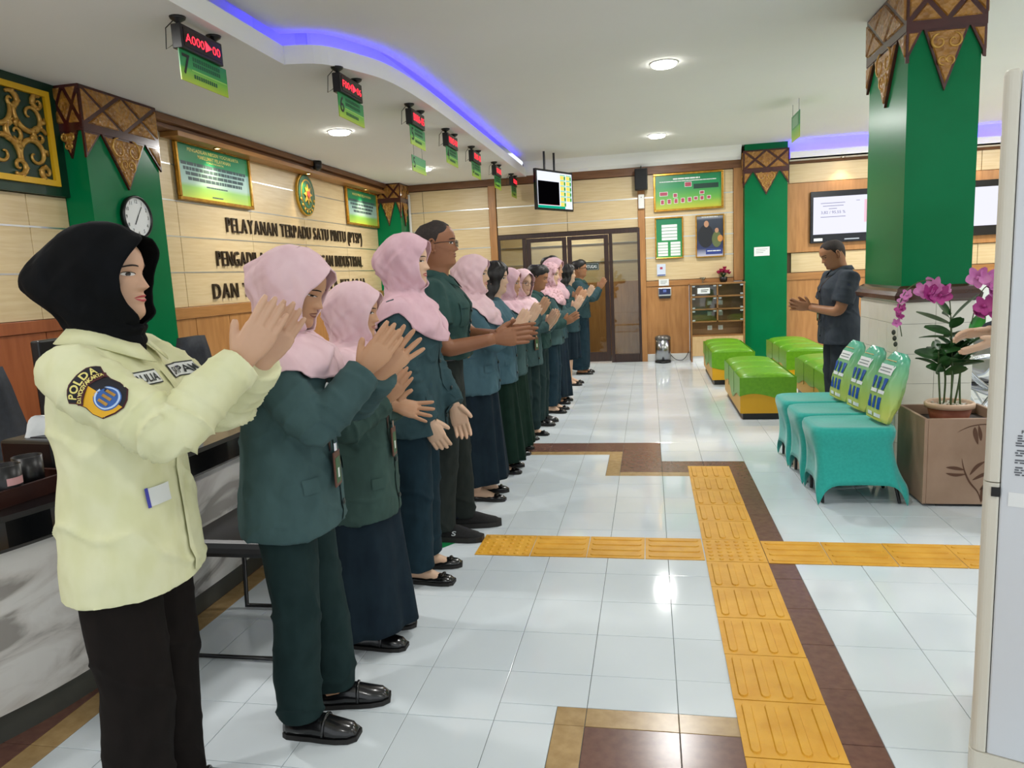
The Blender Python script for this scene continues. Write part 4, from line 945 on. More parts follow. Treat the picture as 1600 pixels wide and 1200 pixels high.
def bag(x, y, rz, label, s_=1.):
    t = thing('gift_bag', label, 'bag', (x, y, .479), rz, group='printed plastic bags on the teal chairs')
    lean = Matrix.Rotation(.30, 4, 'Y'); rings = []; n_ = 28; Hh = .42*s_
    for q in range(17):
        v = q/16; w = (.125+.012*math.sin(v*5))*(1-.0*v)*(1 if v < .86 else math.sqrt(max(.12, 1-((v-.86)/.15)**2))); d = .018+.05*math.sin(PI*min(1, v*.9+.05))**.7*(1 if v < .85 else .8)
        rings.append([lean @ Vector((d*math.cos(2*PI*k/n_)+.010*math.sin(9*v+k)*math.sin(5*v+2*k), w*math.copysign(abs(math.sin(2*PI*k/n_))**.8, math.sin(2*PI*k/n_))+.005*math.sin(13*v+2*k), v*Hh)) for k in range(n_)])
    body = MB().loft(rings).build('bag', G_bag, t, smooth=True)
    bv = BVHTree.FromPolygons([Vector(p) for p in sum([list(r) for r in rings], [])], [(k*n_+i, k*n_+(i+1) % n_, (k+1)*n_+(i+1) % n_, (k+1)*n_+i) for k in range(16) for i in range(n_)])
    def decal(nm, m, y0, y1, v0, v1, par=body, lift=.0045):
        vv = []; ff = []; a, b = 7, 5
        for i in range(a):
            for j in range(b):
                yy = lerp(y0, y1, i/(a-1)); zz_ = lerp(v0, v1, j/(b-1))*Hh
                o_ = lean @ Vector((-.3, yy, zz_)); dr = lean.to_3x3() @ Vector((1, 0, 0)); h_ = bv.ray_cast(o_, dr)[0]
                p = (h_ if h_ is not None else lean @ Vector((-.01, yy, zz_)))-dr*lift; vv.append(p)
        for i in range(a-1):
            for j in range(b-1): ff.append((i*b+j, i*b+j+1, (i+1)*b+j+1, (i+1)*b+j))
        MB().add(vv, ff).build(nm, m, par, smooth=True)
    decal('white_panel', M_paper, -.09, .085, .66, .80)
    for k in range(2): decal('print_line', MATS['grey_ink'], -.075, .06-.03*k, .74-.045*k, .755-.045*k, lift=.006)
    for r_ in (.44, .16):
        for y0 in (-.085, -.02, .045): decal('blue_block', M_blu, y0, y0+.032, r_, r_+.17)
    for r_ in (.38, .05): decal('white_tag', M_paper, -.095, -.03, r_, r_+.05); decal('white_tag', M_paper, -.005, .08, r_, r_+.05)
    decal('orange_line', mat('bag_orange', 'b8a05a', rough=.5), -.07, .06, .86, .872); decal('base_band', mat('bag_yellow', 'e2d95a', rough=.35), -.1, .1, .0, .035)
    if 0: rm = MB().loft([[lean @ Vector((.02+.016*math.cos(a), .10*math.sin(a*1.0)*(.8), Hh*.995+.012*k)) for a in np.linspace(0, 2*PI, 14)[:-1]] for k in range(2)]).build('knot', mat('bag_top', '3aa88e', rough=.3), body, smooth=True)
bag(1.335, 4.60, .10, 'nearest printed green and yellow plastic bag on the teal chairs'); bag(1.315, 4.97, .10, 'middle printed green and yellow plastic bag on the teal chairs'); bag(1.29, 5.33, .10, 'farthest printed green and yellow plastic bag on the teal chairs')

# ================================================================== PLANTER AND ORCHID
pl = thing('planter_box', 'square brown planter box with painted bamboo leaves', 'planter', (1.535, 4.42, 0))
M_plant = mat('planter_brown', '9c7f68', 'a88b74', scale=5, rough=.55); M_pdk = mat('planter_inside', '2c2019', rough=.7); M_brush = mat('brush_brown', '5f3f2c', rough=.7)
W_ = .46
for a in ((0, .02, 0, W_), (W_-.02, W_, 0, W_)): box('side', M_plant, pl, a[0], a[1], a[2], a[3], .015, .52, bevel=.004)
for a in ((0, .02), (W_-.02, W_)): box('side', M_plant, pl, .02, W_-.02, a[0], a[1], .015, .52, bevel=.004)
box('inner_shelf', M_pdk, pl, .02, W_-.02, .02, W_-.02, .44, .46); box('foot_rail', M_black, pl, .08, W_-.04, .02, W_-.02, 0, .02)
PF = frame((0, 0, 0), (1, 0, 0), (0, 0, 1))
def brush(pts, w): 
    pts = catmull([(p[0], p[1], 0) for p in pts], 5); n_ = len(pts); L = []; R_ = []
    for i, p in enumerate(pts):
        t = (pts[min(i+1, n_-1)]-pts[max(i-1, 0)]).normalized(); nn = Vector((-t.y, t.x, 0)); ww = w*math.sin(PI*(i+.3)/(n_-.4))
        L.append(p+nn*ww); R_.append(p-nn*ww)
    v = [(PF @ Vector((q.x, q.y, .0012))) for q in L]+[(PF @ Vector((q.x, q.y, .0012))) for q in R_]
    MB().add(v, [(i, n_+i, n_+i+1, i+1) for i in range(n_-1)]).build('painted_leaf', M_brush, pl)
for pts, w in [(([(.17, .44), (.24, .475), (.33, .485), (.42, .46)]), .003), ([(.26, .47), (.265, .43), (.28, .37)], .012), ([(.28, .48), (.29, .43), (.295, .39)], .01), ([(.20, .29), (.215, .22), (.245, .15), (.29, .09), (.31, .0+.03)], .005),
               ([(.215, .22), (.17, .23), (.12, .235)], .010), ([(.225, .195), (.17, .19), (.12, .20)], .009), ([(.245, .19), (.28, .24), (.32, .27)], .010), ([(.26, .16), (.31, .19), (.36, .21)], .010), ([(.30, .1), (.35, .16), (.40, .2)], .012), ([(.31, .03), (.32, .1), (.35, .14)], .014)]: brush(pts, w)
pt = thing('orchid_pot', 'artificial orchid with pink flowers in a terracotta pot inside the planter', 'potted plant', (1.745, 4.65, .46))
M_terra = mat('terracotta', '8c4a30', '96543a', scale=20, rough=.6); M_rim = mat('pot_rim', 'c9a88c', rough=.5)
MB().lathe([(.095, 0), (.10, .01), (.118, .085), (.112, .085), (.09, .02), (.002, .018)], 32).build('pot', M_terra, pt, smooth=True); MB().lathe([(.118, .082), (.132, .086), (.134, .11), (.124, .118), (.114, .112), (.113, .086)], 32).build('pot_rim', M_rim, pt, smooth=True)
peb = MB()
for k in range(70):
    a, rr = random.uniform(0, 2*PI), .108*math.sqrt(random.random()); s_ = random.uniform(.008, .013); peb.ell((rr*math.cos(a), rr*math.sin(a), .092+random.uniform(0, .008)), (s_, s_, s_*.7), 6, 4)
ob = peb.build('white_pebbles', mat('pebble', 'cfc9ba', rough=.6), pt, smooth=True); ob['kind'] = 'stuff'
M_stem = mat('stem_green', '33481f', '465c2a', scale=20, rough=.5); M_orch = mat('orchid_pink', 'c063a8', 'd489bd', scale=14, rough=.5); M_orch2 = mat('orchid_dark', '9c2c78', 'b5408c', scale=14, rough=.5)
stems = [[(-.05, .0, .09), (-.058, .01, .25), (-.07, .0, .42)], [(-.02, .03, .09), (-.02, .02, .25), (-.045, .0, .38)], [(0, -.02, .09), (.0, -.02, .3), (-.015, -.01, .62)], [(.03, .01, .09), (.05, 0, .26), (.06, .02, .42)], [(.055, -.01, .09), (.06, .02, .3), (.09, 0, .5)], [(.02, .04, .09), (.03, .04, .3), (.03, .03, .44)]]
for s_ in stems: MB().tube(catmull(s_, 5), .0055, 7).build('stem', M_stem, pt, smooth=True)
def leaf(p, yaw_, pit, L, W, curl=-.5, m=M_leaf):
    v, f = petal_mesh(L, W, curl, 7); R_ = Matrix.Translation(p) @ Matrix.Rotation(yaw_, 4, 'Z') @ Matrix.Rotation(-pit, 4, 'Y') @ Matrix.Rotation(random.choice((-1, 1))*random.uniform(.5, 1.2), 4, 'X'); MB().add([R_ @ Vector(q) for q in v], f).build('leaf', m, pt, smooth=True)
for s_ in stems:
    for k in range(8):
        p = Vector(s_[1]).lerp(Vector(s_[2]), .2+.12*k); leaf(p, k*2.3+s_[0][0]*40, .35+.6*random.random(), random.uniform(.10, .15), random.uniform(.055, .075), random.uniform(-.9, -.1))
for yw, pi_, L, p in ((2.9, .5, .19, (-.015, -.01, .58)), (3.1, .2, .17, (-.015, -.01, .5)), (.3, .9, .2, (-.01, 0, .6)), (.2, .6, .16, (.1, 0, .5))): leaf(Vector(p), yw, pi_, L, .03, -.4, mat('leaf_pale', '5c7050', rough=.5))
leaf(Vector((.09, -.02, .5)), .2, 1.1, .16, .075, -.2, mat('leaf_bright', '2a7a2c', '3c9a3c', scale=10, rough=.25))
sprayL = catmull([(-.015, -.01, .62), (-.04, -.02, .75), (-.14, -.04, .84), (-.26, -.05, .80), (-.31, -.05, .68), (-.29, -.05, .52)], 7); sprayR = catmull([(.09, 0, .5), (.11, -.01, .66), (.15, -.02, .78), (.22, -.04, .82)], 7)
MB().tube(sprayL, .003, 6).build('flower_stem', M_stem, pt, smooth=True); MB().tube(sprayR, .003, 6).build('flower_stem', M_stem, pt, smooth=True)
def orchid(p, yaw_, pit, s_, m):
    mb = MB()
    for k in range(5):
        v, f = petal_mesh(.055*s_, (.05 if k in (1, 4) else .036)*s_, .35, 5); R_ = Matrix.Translation(p) @ Matrix.Rotation(yaw_, 4, 'Z') @ Matrix.Rotation(pit, 4, 'Y') @ Matrix.Rotation(k*2*PI/5, 4, 'Z') @ Matrix.Rotation(-.25, 4, 'Y'); mb.add([R_ @ Vector(q) for q in v], f)
    R_ = Matrix.Translation(p) @ Matrix.Rotation(yaw_, 4, 'Z') @ Matrix.Rotation(pit, 4, 'Y'); mb.ell((0, 0, .008), (.009*s_, .009*s_, .012*s_), 8, 6, R_); mb.build('flower', m, pt, smooth=True)
for p, s_, m in [((-.12, -.05, .80), 1.3, M_orch), ((-.16, -.07, .76), 1.2, M_orch2), ((-.10, -.07, .75), 1.2, M_orch2), ((-.18, -.04, .78), 1.1, M_orch), ((-.07, -.05, .77), 1.0, M_orch), ((-.28, -.05, .73), .75, M_orch), ((-.30, -.06, .68), .7, M_orch2), ((-.315, -.06, .64), .6, M_orch2), ((-.325, -.06, .60), .55, M_orch), ((-.27, -.06, .76), .7, M_orch),
                 ((.10, -.05, .84), 1.3, M_orch), ((.15, -.06, .83), 1.2, M_orch), ((.20, -.06, .80), 1.3, M_orch), ((.21, -.07, .73), 1.2, M_orch), ((.17, -.07, .76), 1.2, M_orch), ((.13, -.08, .68), 1.2, M_orch2), ((.18, -.08, .66), 1.2, M_orch2), ((.10, -.07, .64), 1.0, M_orch2), ((.24, -.06, .77), 1., M_orch)]:
    orchid(Vector(p), random.uniform(-2.6, -1.0), random.uniform(.9, 1.5), s_, m)
for k in range(3): MB().ell((-.335+.006*k, -.05, .545-.035*k), (.012, .012, .016), 8, 6).build('bud', mat('bud_dark', '2c3326', rough=.5), pt, smooth=True)

# ================================================================== STANDING AIR CONDITIONER
ac = thing('air_conditioner', 'tall white floor standing air conditioner at the right picture edge', 'air conditioner', (.838, 2.0, 0), -.41)
M_acw = mat('ac_white', 'd3d8de', rough=.35); M_acb = mat('ac_ivory', 'd6d2c4', rough=.38)
def rrect(x0, x1, y0, y1, rl, rr_, e=0.):
    pts = []
    for cx, cy, r_, a0 in ((x0+rl, y0+rl, rl, PI), (x1-rr_, y0+rr_, rr_, 1.5*PI), (x1-rr_, y1-rr_, rr_, 0), (x0+rl, y1-rl, rl, .5*PI)):
        for k in range(6): a = a0+k*PI/10; pts.append((cx+(r_-e)*math.cos(a), cy+(r_-e)*math.sin(a)))
    return pts
def acs(nm, m, x0, x1, y0, y1, z0, z1, rl=.02, top=False):
    lv = [(z0, 0), (z1, 0)] if not top else [(z0, 0), (z1-.012, 0), (z1-.004, .002), (z1, .005)]
    return MB().loft([[(p[0], p[1], z) for p in rrect(x0, x1, y0, y1, rl, .006, e if rl > .01 else min(e, .005))] for z, e in lv]).build(nm, m, ac, smooth=False)
acs('base', M_acb, -.004, .335, -.004, .504, 0, .105); acs('lower_bezel', M_acb, 0, .036, 0, .5, .107, .862, .018); acs('upper_bezel', M_acb, .001, .036, .001, .499, .865, 1.875, .018, True)
acs('side_body', M_acw, .0375, .33, .002, .498, .107, 1.868, .005)
box('side_catch', M_black, ac, .018, .037, -.005, .01, .828, .852)
AF = frame((0, .0015, 0), (1, 0, 0), (0, 0, 1)); M_aink = mat('label_ink', '5a5e66', rough=.6)
text('brand_heading', 'Panasonic', M_ink, ac, AF, height=.009, at=(.10, 1.0), lift=.001, bold=.01)
for k in range(17):
    if k in (5, 9, 12): continue
    mb = MB(); xx = .064+random.uniform(0, .004)
    while xx < .15: w_ = random.uniform(.006, .02); mb.box(xx, xx+w_, .988-k*.0063, .9915-k*.0063, 0, .0006, AF); xx += w_+.004
    mb.build('print_line', M_aink, ac)
lb2 = plate('warning_label', M_paper, ac, AF, .055, .15, .805, .842, 0, .0008); plate('label_border', M_aink, lb2, AF, .055, .15, .841, .842, .0008, .0012); plate('label_border', M_aink, lb2, AF, .055, .056, .805, .842, .0008, .0012); plate('label_border', M_aink, lb2, AF, .078, .079, .805, .842, .0008, .0012); MB().prism([(.067, .836), (.061, .827), (.073, .827)][::-1], .0008, .0014, AF).build('warning_triangle', M_aink, lb2)
for k in range(3): MB().box(.057, .075-.003*k, .817-.004*k, .820-.004*k, .0008, .0014, AF).build('print_line', M_aink, lb2)
# steel waiting chairs behind the planter
def steel_chair(x, y, label):
    t = thing('steel_chair', label, 'chair', (x, y, 0), .0, group='steel waiting chairs behind the column')
    M_perf = mat('perforated_steel', 'a8acb2', rough=.3, metal=.9)
    pr = [(-.24, .43), (-.1, .40), (.12, .41), (.2, .46), (.27, .62), (.32, .82)]
    pts = catmull([(p[0], p[1], 0) for p in pr], 4)
    MB().loft([[(p.x, -.25, p.y), (p.x, .25, p.y), (p.x+.006, .25, p.y-.012), (p.x+.006, -.25, p.y-.012)] for p in pts]).build('shell', M_perf, t, smooth=False)
    for s_ in (-1, 1):
        MB().tube(catmull([(.28, s_*.27, .66), (.0, s_*.28, .66), (-.2, s_*.28, .64), (-.23, s_*.28, .56), (-.1, s_*.27, .42)], 5), .014, 8).build('armrest', M_chrome, t, smooth=True)
        MB().tube([(-.22, s_*.2, .012), (.0, s_*.2, .36), (.22, s_*.2, .012)], .016, 8).build('leg', M_chrome, t)
    MB().box(-.16, .04, -.1, .1, .415, .43).build('black_pad', M_black, t); MB().tube([(0, -.3, .36), (0, .3, .36)], .025, 8).build('beam', M_chrome, t)
for k in range(3): steel_chair(2.62, 5.75+.62*k, ['nearest steel waiting chair at the edge of the air conditioner', 'second steel waiting chair behind the column', 'third steel waiting chair behind the column'][k])
bs = thing('banner_stand', 'white and green banner stand behind the orchid', 'banner', (3.1, 7.6, 0), 0)
MB().loft([[(-.3, 0, .05), (.3, 0, .05), (.3, .012, .05), (-.3, .012, .05)], [(-.33, .1, 1.25), (.3, .1, 1.25), (.3, .112, 1.25), (-.33, .112, 1.25)]]).build('panel', mat('banner_white', 'cfd2cd', rough=.5), bs); MB().box(-.1, .3, .09, .1, 1.19, 1.25).build('green_edge', M_green, bs); MB().box(-.3, .3, -.1, .12, 0, .05).build('foot', M_alu, bs)
# ================================================================== PEOPLE: BUILDERS
# local frame of a person: +X forward, +Y their left, Z up, base height 1.60 m
HZ = np.array([-.20, -.16, -.125, -.113, -.105, -.095, -.08, -.065, -.05, -.035, -.02, 0, .02, .04, .06, .08, .095, .107, .113, .1165])
HF = np.array([.046, .044, .050, .062, .074, .083, .0865, .0855, .0865, .086, .087, .088, .0925, .094, .0895, .077, .060, .036, .017, .001])
HB = np.array([-.072, -.07, -.072, -.074, -.076, -.078, -.081, -.085, -.090, -.095, -.099, -.103, -.105, -.103, -.097, -.083, -.065, -.040, -.021, -.004])
HW = np.array([.058, .054, .053, .053, .054, .056, .060, .0635, .0665, .069, .071, .073, .0745, .074, .0705, .061, .047, .029, .015, .001])
HT = np.array([0, 0, .1, .3, .42, .46, .42, .36, .32, .28, .24, .2, .15, .1, .08, .05, 0, 0, 0, 0])
HC = np.array([0., 0.015, 1.484])
def head_xy(phi, z, fem=1., grow=0.):
    xf, xb, w, tp = (np.interp(z, HZ, a) for a in (HF, HB, HW, HT))
    xc = (xf+xb)/2-.008; c, s = np.cos(phi), np.sin(phi)
    x = xc+np.where(c > 0, np.abs(c)**.92*(xf-xc), -np.abs(c)*(xc-xb))
    y = w*s*(1-tp*np.clip(c, 0, 1)*.75)
    if grow: r = np.hypot(x-xc, y)+1e-6; k = (r+grow)/r; x = xc+(x-xc)*k; y = y*k
    return x, y
def face_dx(y, z):
    t = np.clip((.014-z)/.042, 0, 1); h = .021*t**1.25*np.where(z < -.028, np.clip(1-(-.028-z)/.010, 0, 1), 1)*(z < .014)
    s = .0055+.0075*t**1.5
    d = h*np.exp(-(y/s)**2)
    d += .007*np.exp(-((np.abs(y)-.013)/.006)**2-((z+.026)/.007)**2)          # nostril wings
    d -= .0085*np.exp(-((np.abs(y)-.030)/.013)**2-((z-.006)/.010)**2)         # eye sockets
    d += .003*np.exp(-((np.abs(y)-.03)/.018)**2-((z-.026)/.008)**2)           # brow
    d += .0045*np.exp(-((np.abs(y)-.043)/.017)**2-((z+.022)/.017)**2)         # cheeks
    lipw = np.exp(-(y/.021)**4)
    d += lipw*(.0052*np.exp(-((z+.0475)/.0045)**2)+.0055*np.exp(-((z+.0585)/.005)**2)-.0028*np.exp(-((z+.053)/.0017)**2))
    d += .004*np.exp(-(y/.02)**2-((z+.09)/.012)**2)
    return d
def face_pt(y, z, off=0.):
    """point of the face surface in head coordinates"""
    lo, hi = 0., 1.45; ay = abs(y)
    for _ in range(26):
        m_ = (lo+hi)/2
        if head_xy(np.array(m_), np.array(z))[1] < ay: lo = m_
        else: hi = m_
    x = float(head_xy(np.array(lo), np.array(z))[0])+float(face_dx(np.array(y), np.array(z)))*max(0, math.cos(lo))**.5
    return (x+off, y, z)
class Pose:
    def __init__(s, yaw_=0., nod=0., tilt=0., lean=0., scale=1., sw=.165, belly=0.): s.yaw, s.nod, s.tilt, s.lean, s.k, s.sw, s.belly = yaw_, nod, tilt, lean, scale, sw, belly
    def head(s, V):
        """bend neck and head; V (n,3) in base coords"""
        V = np.array(V, float); w = np.clip((V[:, 2]-1.29)/.10, 0, 1); w = w*w*(3-2*w); P = np.array([-.01, 0, 1.34])
        q = V-P
        a = s.tilt*w; y, z = q[:, 1]*np.cos(a)-q[:, 2]*np.sin(a), q[:, 1]*np.sin(a)+q[:, 2]*np.cos(a); q[:, 1], q[:, 2] = y, z
        a = s.nod*w; x, z = q[:, 0]*np.cos(a)+q[:, 2]*np.sin(a), -q[:, 0]*np.sin(a)+q[:, 2]*np.cos(a); q[:, 0], q[:, 2] = x, z
        a = s.yaw*w; x, y = q[:, 0]*np.cos(a)-q[:, 1]*np.sin(a), q[:, 0]*np.sin(a)+q[:, 1]*np.cos(a); q[:, 0], q[:, 1] = x, y
        return q+P
    def body(s, V):
        """lean the trunk and scale to the person's height"""
        V = np.array(V, float)
        if s.lean:
            w = np.clip((V[:, 2]-.85)/.45, 0, 1); V[:, 0] += s.lean*w*np.clip(V[:, 2]-.85, 0, None)
        return V*s.k
def HEAD(V): return np.array(V)+np.array([.018, 0, 1.484])
def person_obj(name, V, F, m, parent, smooth=True, sub=0, solid=0., label=None):
    o = link(name, mesh(name, V, F, smooth), parent, m)
    if solid: s_ = o.modifiers.new('thick', 'SOLIDIFY'); s_.thickness = solid; s_.offset = 1
    if sub: d = o.modifiers.new('sub', 'SUBSURF'); d.levels = sub; d.render_levels = sub
    if label: o['label'] = label
    return o
def remesh(mb, voxel, smooth_it=4, fac=.5):
    o = link('tmp', mb.mesh('tmp')); r = o.modifiers.new('r', 'REMESH'); r.mode = 'VOXEL'; r.voxel_size = voxel; r.adaptivity = 0
    s_ = o.modifiers.new('s', 'SMOOTH'); s_.factor = fac; s_.iterations = smooth_it
    dg = bpy.context.evaluated_depsgraph_get(); e = o.evaluated_get(dg); me = e.to_mesh()
    V = np.empty(len(me.vertices)*3); me.vertices.foreach_get('co', V); V = V.reshape(-1, 3).copy(); F = [tuple(p.vertices) for p in me.polygons]
    e.to_mesh_clear(); old = o.data; bpy.data.objects.remove(o); bpy.data.meshes.remove(old); return V, F
def vnormals(V, F):
    N = np.zeros_like(V); Fa = np.array([f[:4] if len(f) >= 4 else (f[0], f[1], f[2], f[2]) for f in F])
    a, b, c = V[Fa[:, 0]], V[Fa[:, 1]], V[Fa[:, 2]]; n_ = np.cross(b-a, c-a)
    for k in range(4): np.add.at(N, Fa[:, k], n_)
    return N/(np.linalg.norm(N, axis=1, keepdims=True)+1e-12)
def wrinkle(V, F, amp, sc, seed, stretch=(1, 1, .45)):
    N = vnormals(V, F); off = Vector((seed*3.1, seed*1.7, seed*.9))
    d = np.array([noise.noise(Vector((p[0]*sc*stretch[0], p[1]*sc*stretch[1], p[2]*sc*stretch[2]))+off)-.35*abs(noise.noise(Vector(p)*sc*2.1+off)) for p in V]); return V+N*(d*amp)[:, None]
# ---- hands (base: right hand, wrist at origin, fingers +X, palm faces -Z, thumb +Y)
def make_hand(spread=.06, curl=(.12, .1, .1), thumb_out=.75, voxel=.0032):
    mb = MB()
    def ov(x, w, h, y=0., z=0., n=14): return [Vector((x, y+w*math.cos(2*PI*k/n), z+h*math.sin(2*PI*k/n))) for k in range(n)]
    mb.loft([ov(-.05, .024, .020), ov(-.01, .0255, .019), ov(.012, .030, .018, .001), ov(.04, .040, .0175, .002), ov(.07, .043, .0155), ov(.088, .042, .0135), ov(.096, .036, .010)])
    for k, (y, L, r) in enumerate(((.030, .068, .0098), (.010, .076, .0100), (-.0105, .070, .0096), (-.030, .055, .0085))):
        a = (1.5-k)*spread; d = Vector((math.cos(a), math.sin(a), 0)); p = Vector((.080, y, .001)); pts = [p]; c = 0
        for q, fr in enumerate((.20, .42, .24, .14)):
            c += curl[min(q, 2)] if q else 0; d2 = d*math.cos(c)+Vector((0, 0, -1))*math.sin(c); p = p+d2*(L+.02)*fr; pts.append(p)
        mb.tube(pts, [r*1.08, r*1.02, r*1.0, r*.88, r*.55], 10)
    t0 = Vector((.012, .024, -.004)); d = Vector((math.cos(thumb_out), math.sin(thumb_out), -.22)).normalized(); d2 = Vector((math.cos(thumb_out*.75), math.sin(thumb_out*.75), -.18)).normalized()
    mb.tube([t0, t0+d*.028, t0+d*.046, t0+d*.046+d2*.022, t0+d*.046+d2*.034], [.0155, .014, .0118, .0105, .0065], 10)
    return remesh(mb, voxel, 3, .5)
HANDS = {'clap': make_hand(.025, (.07, .06, .05), .6), 'open': make_hand(.16, (.05, .1, .1), 1.0), 'relax': make_hand(.03, (.28, .35, .3), .6)}
HANDS_LO = {k: make_hand(*a, voxel=.0048) for k, a in {'clap': (.025, (.07, .06, .05), .6), 'open': (.14, (.05, .1, .1), 1.0), 'relax': (.03, (.28, .35, .3), .6)}.items()}
def place_hand(W, f, n_, right, kind, size=1., lo=False):
    V, F = (HANDS_LO if lo else HANDS)[kind]; V = V.copy()*size
    if not right: V[:, 1] *= -1; F = [q[::-1] for q in F]
    x = np.array(f, float); x /= np.linalg.norm(x); z = -np.array(n_, float); z -= x*np.dot(x, z); z /= np.linalg.norm(z); y = np.cross(z, x)
    return V[:, :1]*x+V[:, 1:2]*y+V[:, 2:]*z+np.array(W), F
def ik(S, W, a, b, hint):
    S, W, hint = np.array(S, float), np.array(W, float), np.array(hint, float); d = W-S; L = np.linalg.norm(d)
    if L > (a+b)*.995: W = S+d/L*(a+b)*.995; d = W-S; L = np.linalg.norm(d)
    u = d/L; x = (a*a-b*b+L*L)/(2*L); h = math.sqrt(max(0, a*a-x*x)); v = hint-u*np.dot(hint, u); v /= np.linalg.norm(v); return S+u*x+v*h, W
def limb_pts(S, E, W, n_=5):
    S, E, W = Vector(S), Vector(E), Vector(W); pts = []
    k1, k2 = S.lerp(E, .78), E.lerp(W, .22)
    for i in range(n_): pts.append(S.lerp(k1, i/n_))
    for i in range(5): t = i/5; pts.append((1-t)**2*k1+2*t*(1-t)*E+t*t*k2)
    for i in range(n_+1): pts.append(k2.lerp(W, i/n_))
    return pts
def tube_np(pts, rads, n_=16, cap=True): m_ = MB(); m_.tube(pts, rads, n_); return np.array(m_.v), m_.f
def cat(parts):
    V = []; F = []; n_ = 0
    for v, f in parts: V.append(np.array(v)); F += [tuple(i+n_ for i in q) for q in f]; n_ += len(v)
    return np.vstack(V), F
def build_body(P, fem, armR, armL, skin, root, shortsleeve=False, hk='clap', lo=False, ears=True, feet=None, hand_size=1.):
    zs = list(np.linspace(-.185, .1165, 30 if lo else 62)); n_ = 40 if lo else 64
    u = np.linspace(-1, 1, n_+1)[:-1]; phi = PI*np.sign(u)*np.abs(u)**1.55
    rings = []
    for z in zs:
        x, y = head_xy(phi, np.full(n_, z)); y = y*(.97 if fem else 1.03); c = np.cos(phi)
        x = x+np.where(c > 0, face_dx(y, np.full(n_, z))*np.clip(c, 0, 1)**.5, 0)
        rings.append(np.stack([x, y, np.full(n_, z)], 1))
    head = HEAD(np.vstack(rings))
    tors = []
    for z, cx, d, w in ((.80, 0, .085, .14), (.95, 0, .085, .125), (1.10, 0, .088, .13), (1.2, 0, .085, .14), (1.26, -.005, .07, .12), (1.285, -.005, .06, .085)):
        tors.append(np.stack([cx+d*np.cos(phi), w*np.sin(phi), np.full(n_, z)], 1))
    V = P.head(np.vstack(tors+[head])); nr = len(tors)+len(zs); F = []
    for k in range(nr-1):
        for i in range(n_): j = (i+1) % n_; F.append((k*n_+i, k*n_+j, (k+1)*n_+j, (k+1)*n_+i))
    F.append(tuple(range(n_-1, -1, -1))); F.append(tuple((nr-1)*n_+i for i in range(n_)))
    parts = [(V, F)]
    if ears:
        for s_ in (-1, 1):
            m_ = MB(); ap = []
            for k in range(15):
                a = -1.9+k/14*4.6; ap.append((-.012-.017*math.cos(a)*(.75+.25*math.sin(a)), s_*(.0745+.010*(1-math.cos(a)*.5)), -.004+.031*math.sin(a)))
            m_.tube(ap, [.0055-.0015*abs(k-7)/7 for k in range(15)], 8); m_.ell((-.010, s_*.078, -.004), (.012, .006, .024), 10, 8); m_.ell((-.004, s_*.077, -.030), (.008, .006, .009), 8, 6)
            parts.append((P.head(HEAD(m_.v)), m_.f))
    for (S, E, W, f, nn, right, hk_) in (armR, armL):
        pts = limb_pts(S, E, W); k = len(pts); r = [lerp(.047, .040, i/(k/2)) if i < k/2 else lerp(.041, .0255, (i-k/2)/(k/2-1)) for i in range(k)]
        if not fem: r = [q*1.08 for q in r]
        parts.append(tube_np(pts, r, 16)); parts.append(place_hand(W, f, nn, right, hk_, hand_size, lo))
    for s_ in (-1, 1):
        fx = feet[0 if s_ < 0 else 1] if feet else (0., 0.)
        parts.append(tube_np([(0, s_*.085, .84), (.0+fx[0]*.5, s_*.085+fx[1]*.5, .48), (-.01+fx[0]*.6, s_*.085+fx[1]*.6, .42), (-.02+fx[0], s_*.085+fx[1], .28), (-.02+fx[0], s_*.085+fx[1], .10), (-.015+fx[0], s_*.085+fx[1], .055)], [.075, .055, .05, .046, .030, .032], 14))
        ft_ = MB(); tu = s_*.12; ft_.loft([[(x*math.cos(tu)-w*math.cos(a)*math.sin(tu)+fx[0], s_*.085+fx[1]+x*math.sin(tu)+w*math.cos(a)*math.cos(tu), .012+max(0, h_*(.5+.5*math.sin(a)))) for a in np.linspace(0, 2*PI, 13)[:-1]] for x, w, h_ in ((-.055, .018, .05), (-.035, .027, .075), (0, .028, .085), (.05, .030, .055), (.09, .033, .034), (.13, .030, .022), (.150, .02, .015))]); parts.append((np.array(ft_.v), ft_.f))
    V, F = cat(parts); return person_obj('body', P.body(V), F, skin, root)
M_eyew = mat('eye_white', 'd9d3cc', rough=.25); M_iris = mat('eye_dark', '1a0f0a', rough=.15); M_brow = mat('brow_hair', '1c1310', rough=.8)
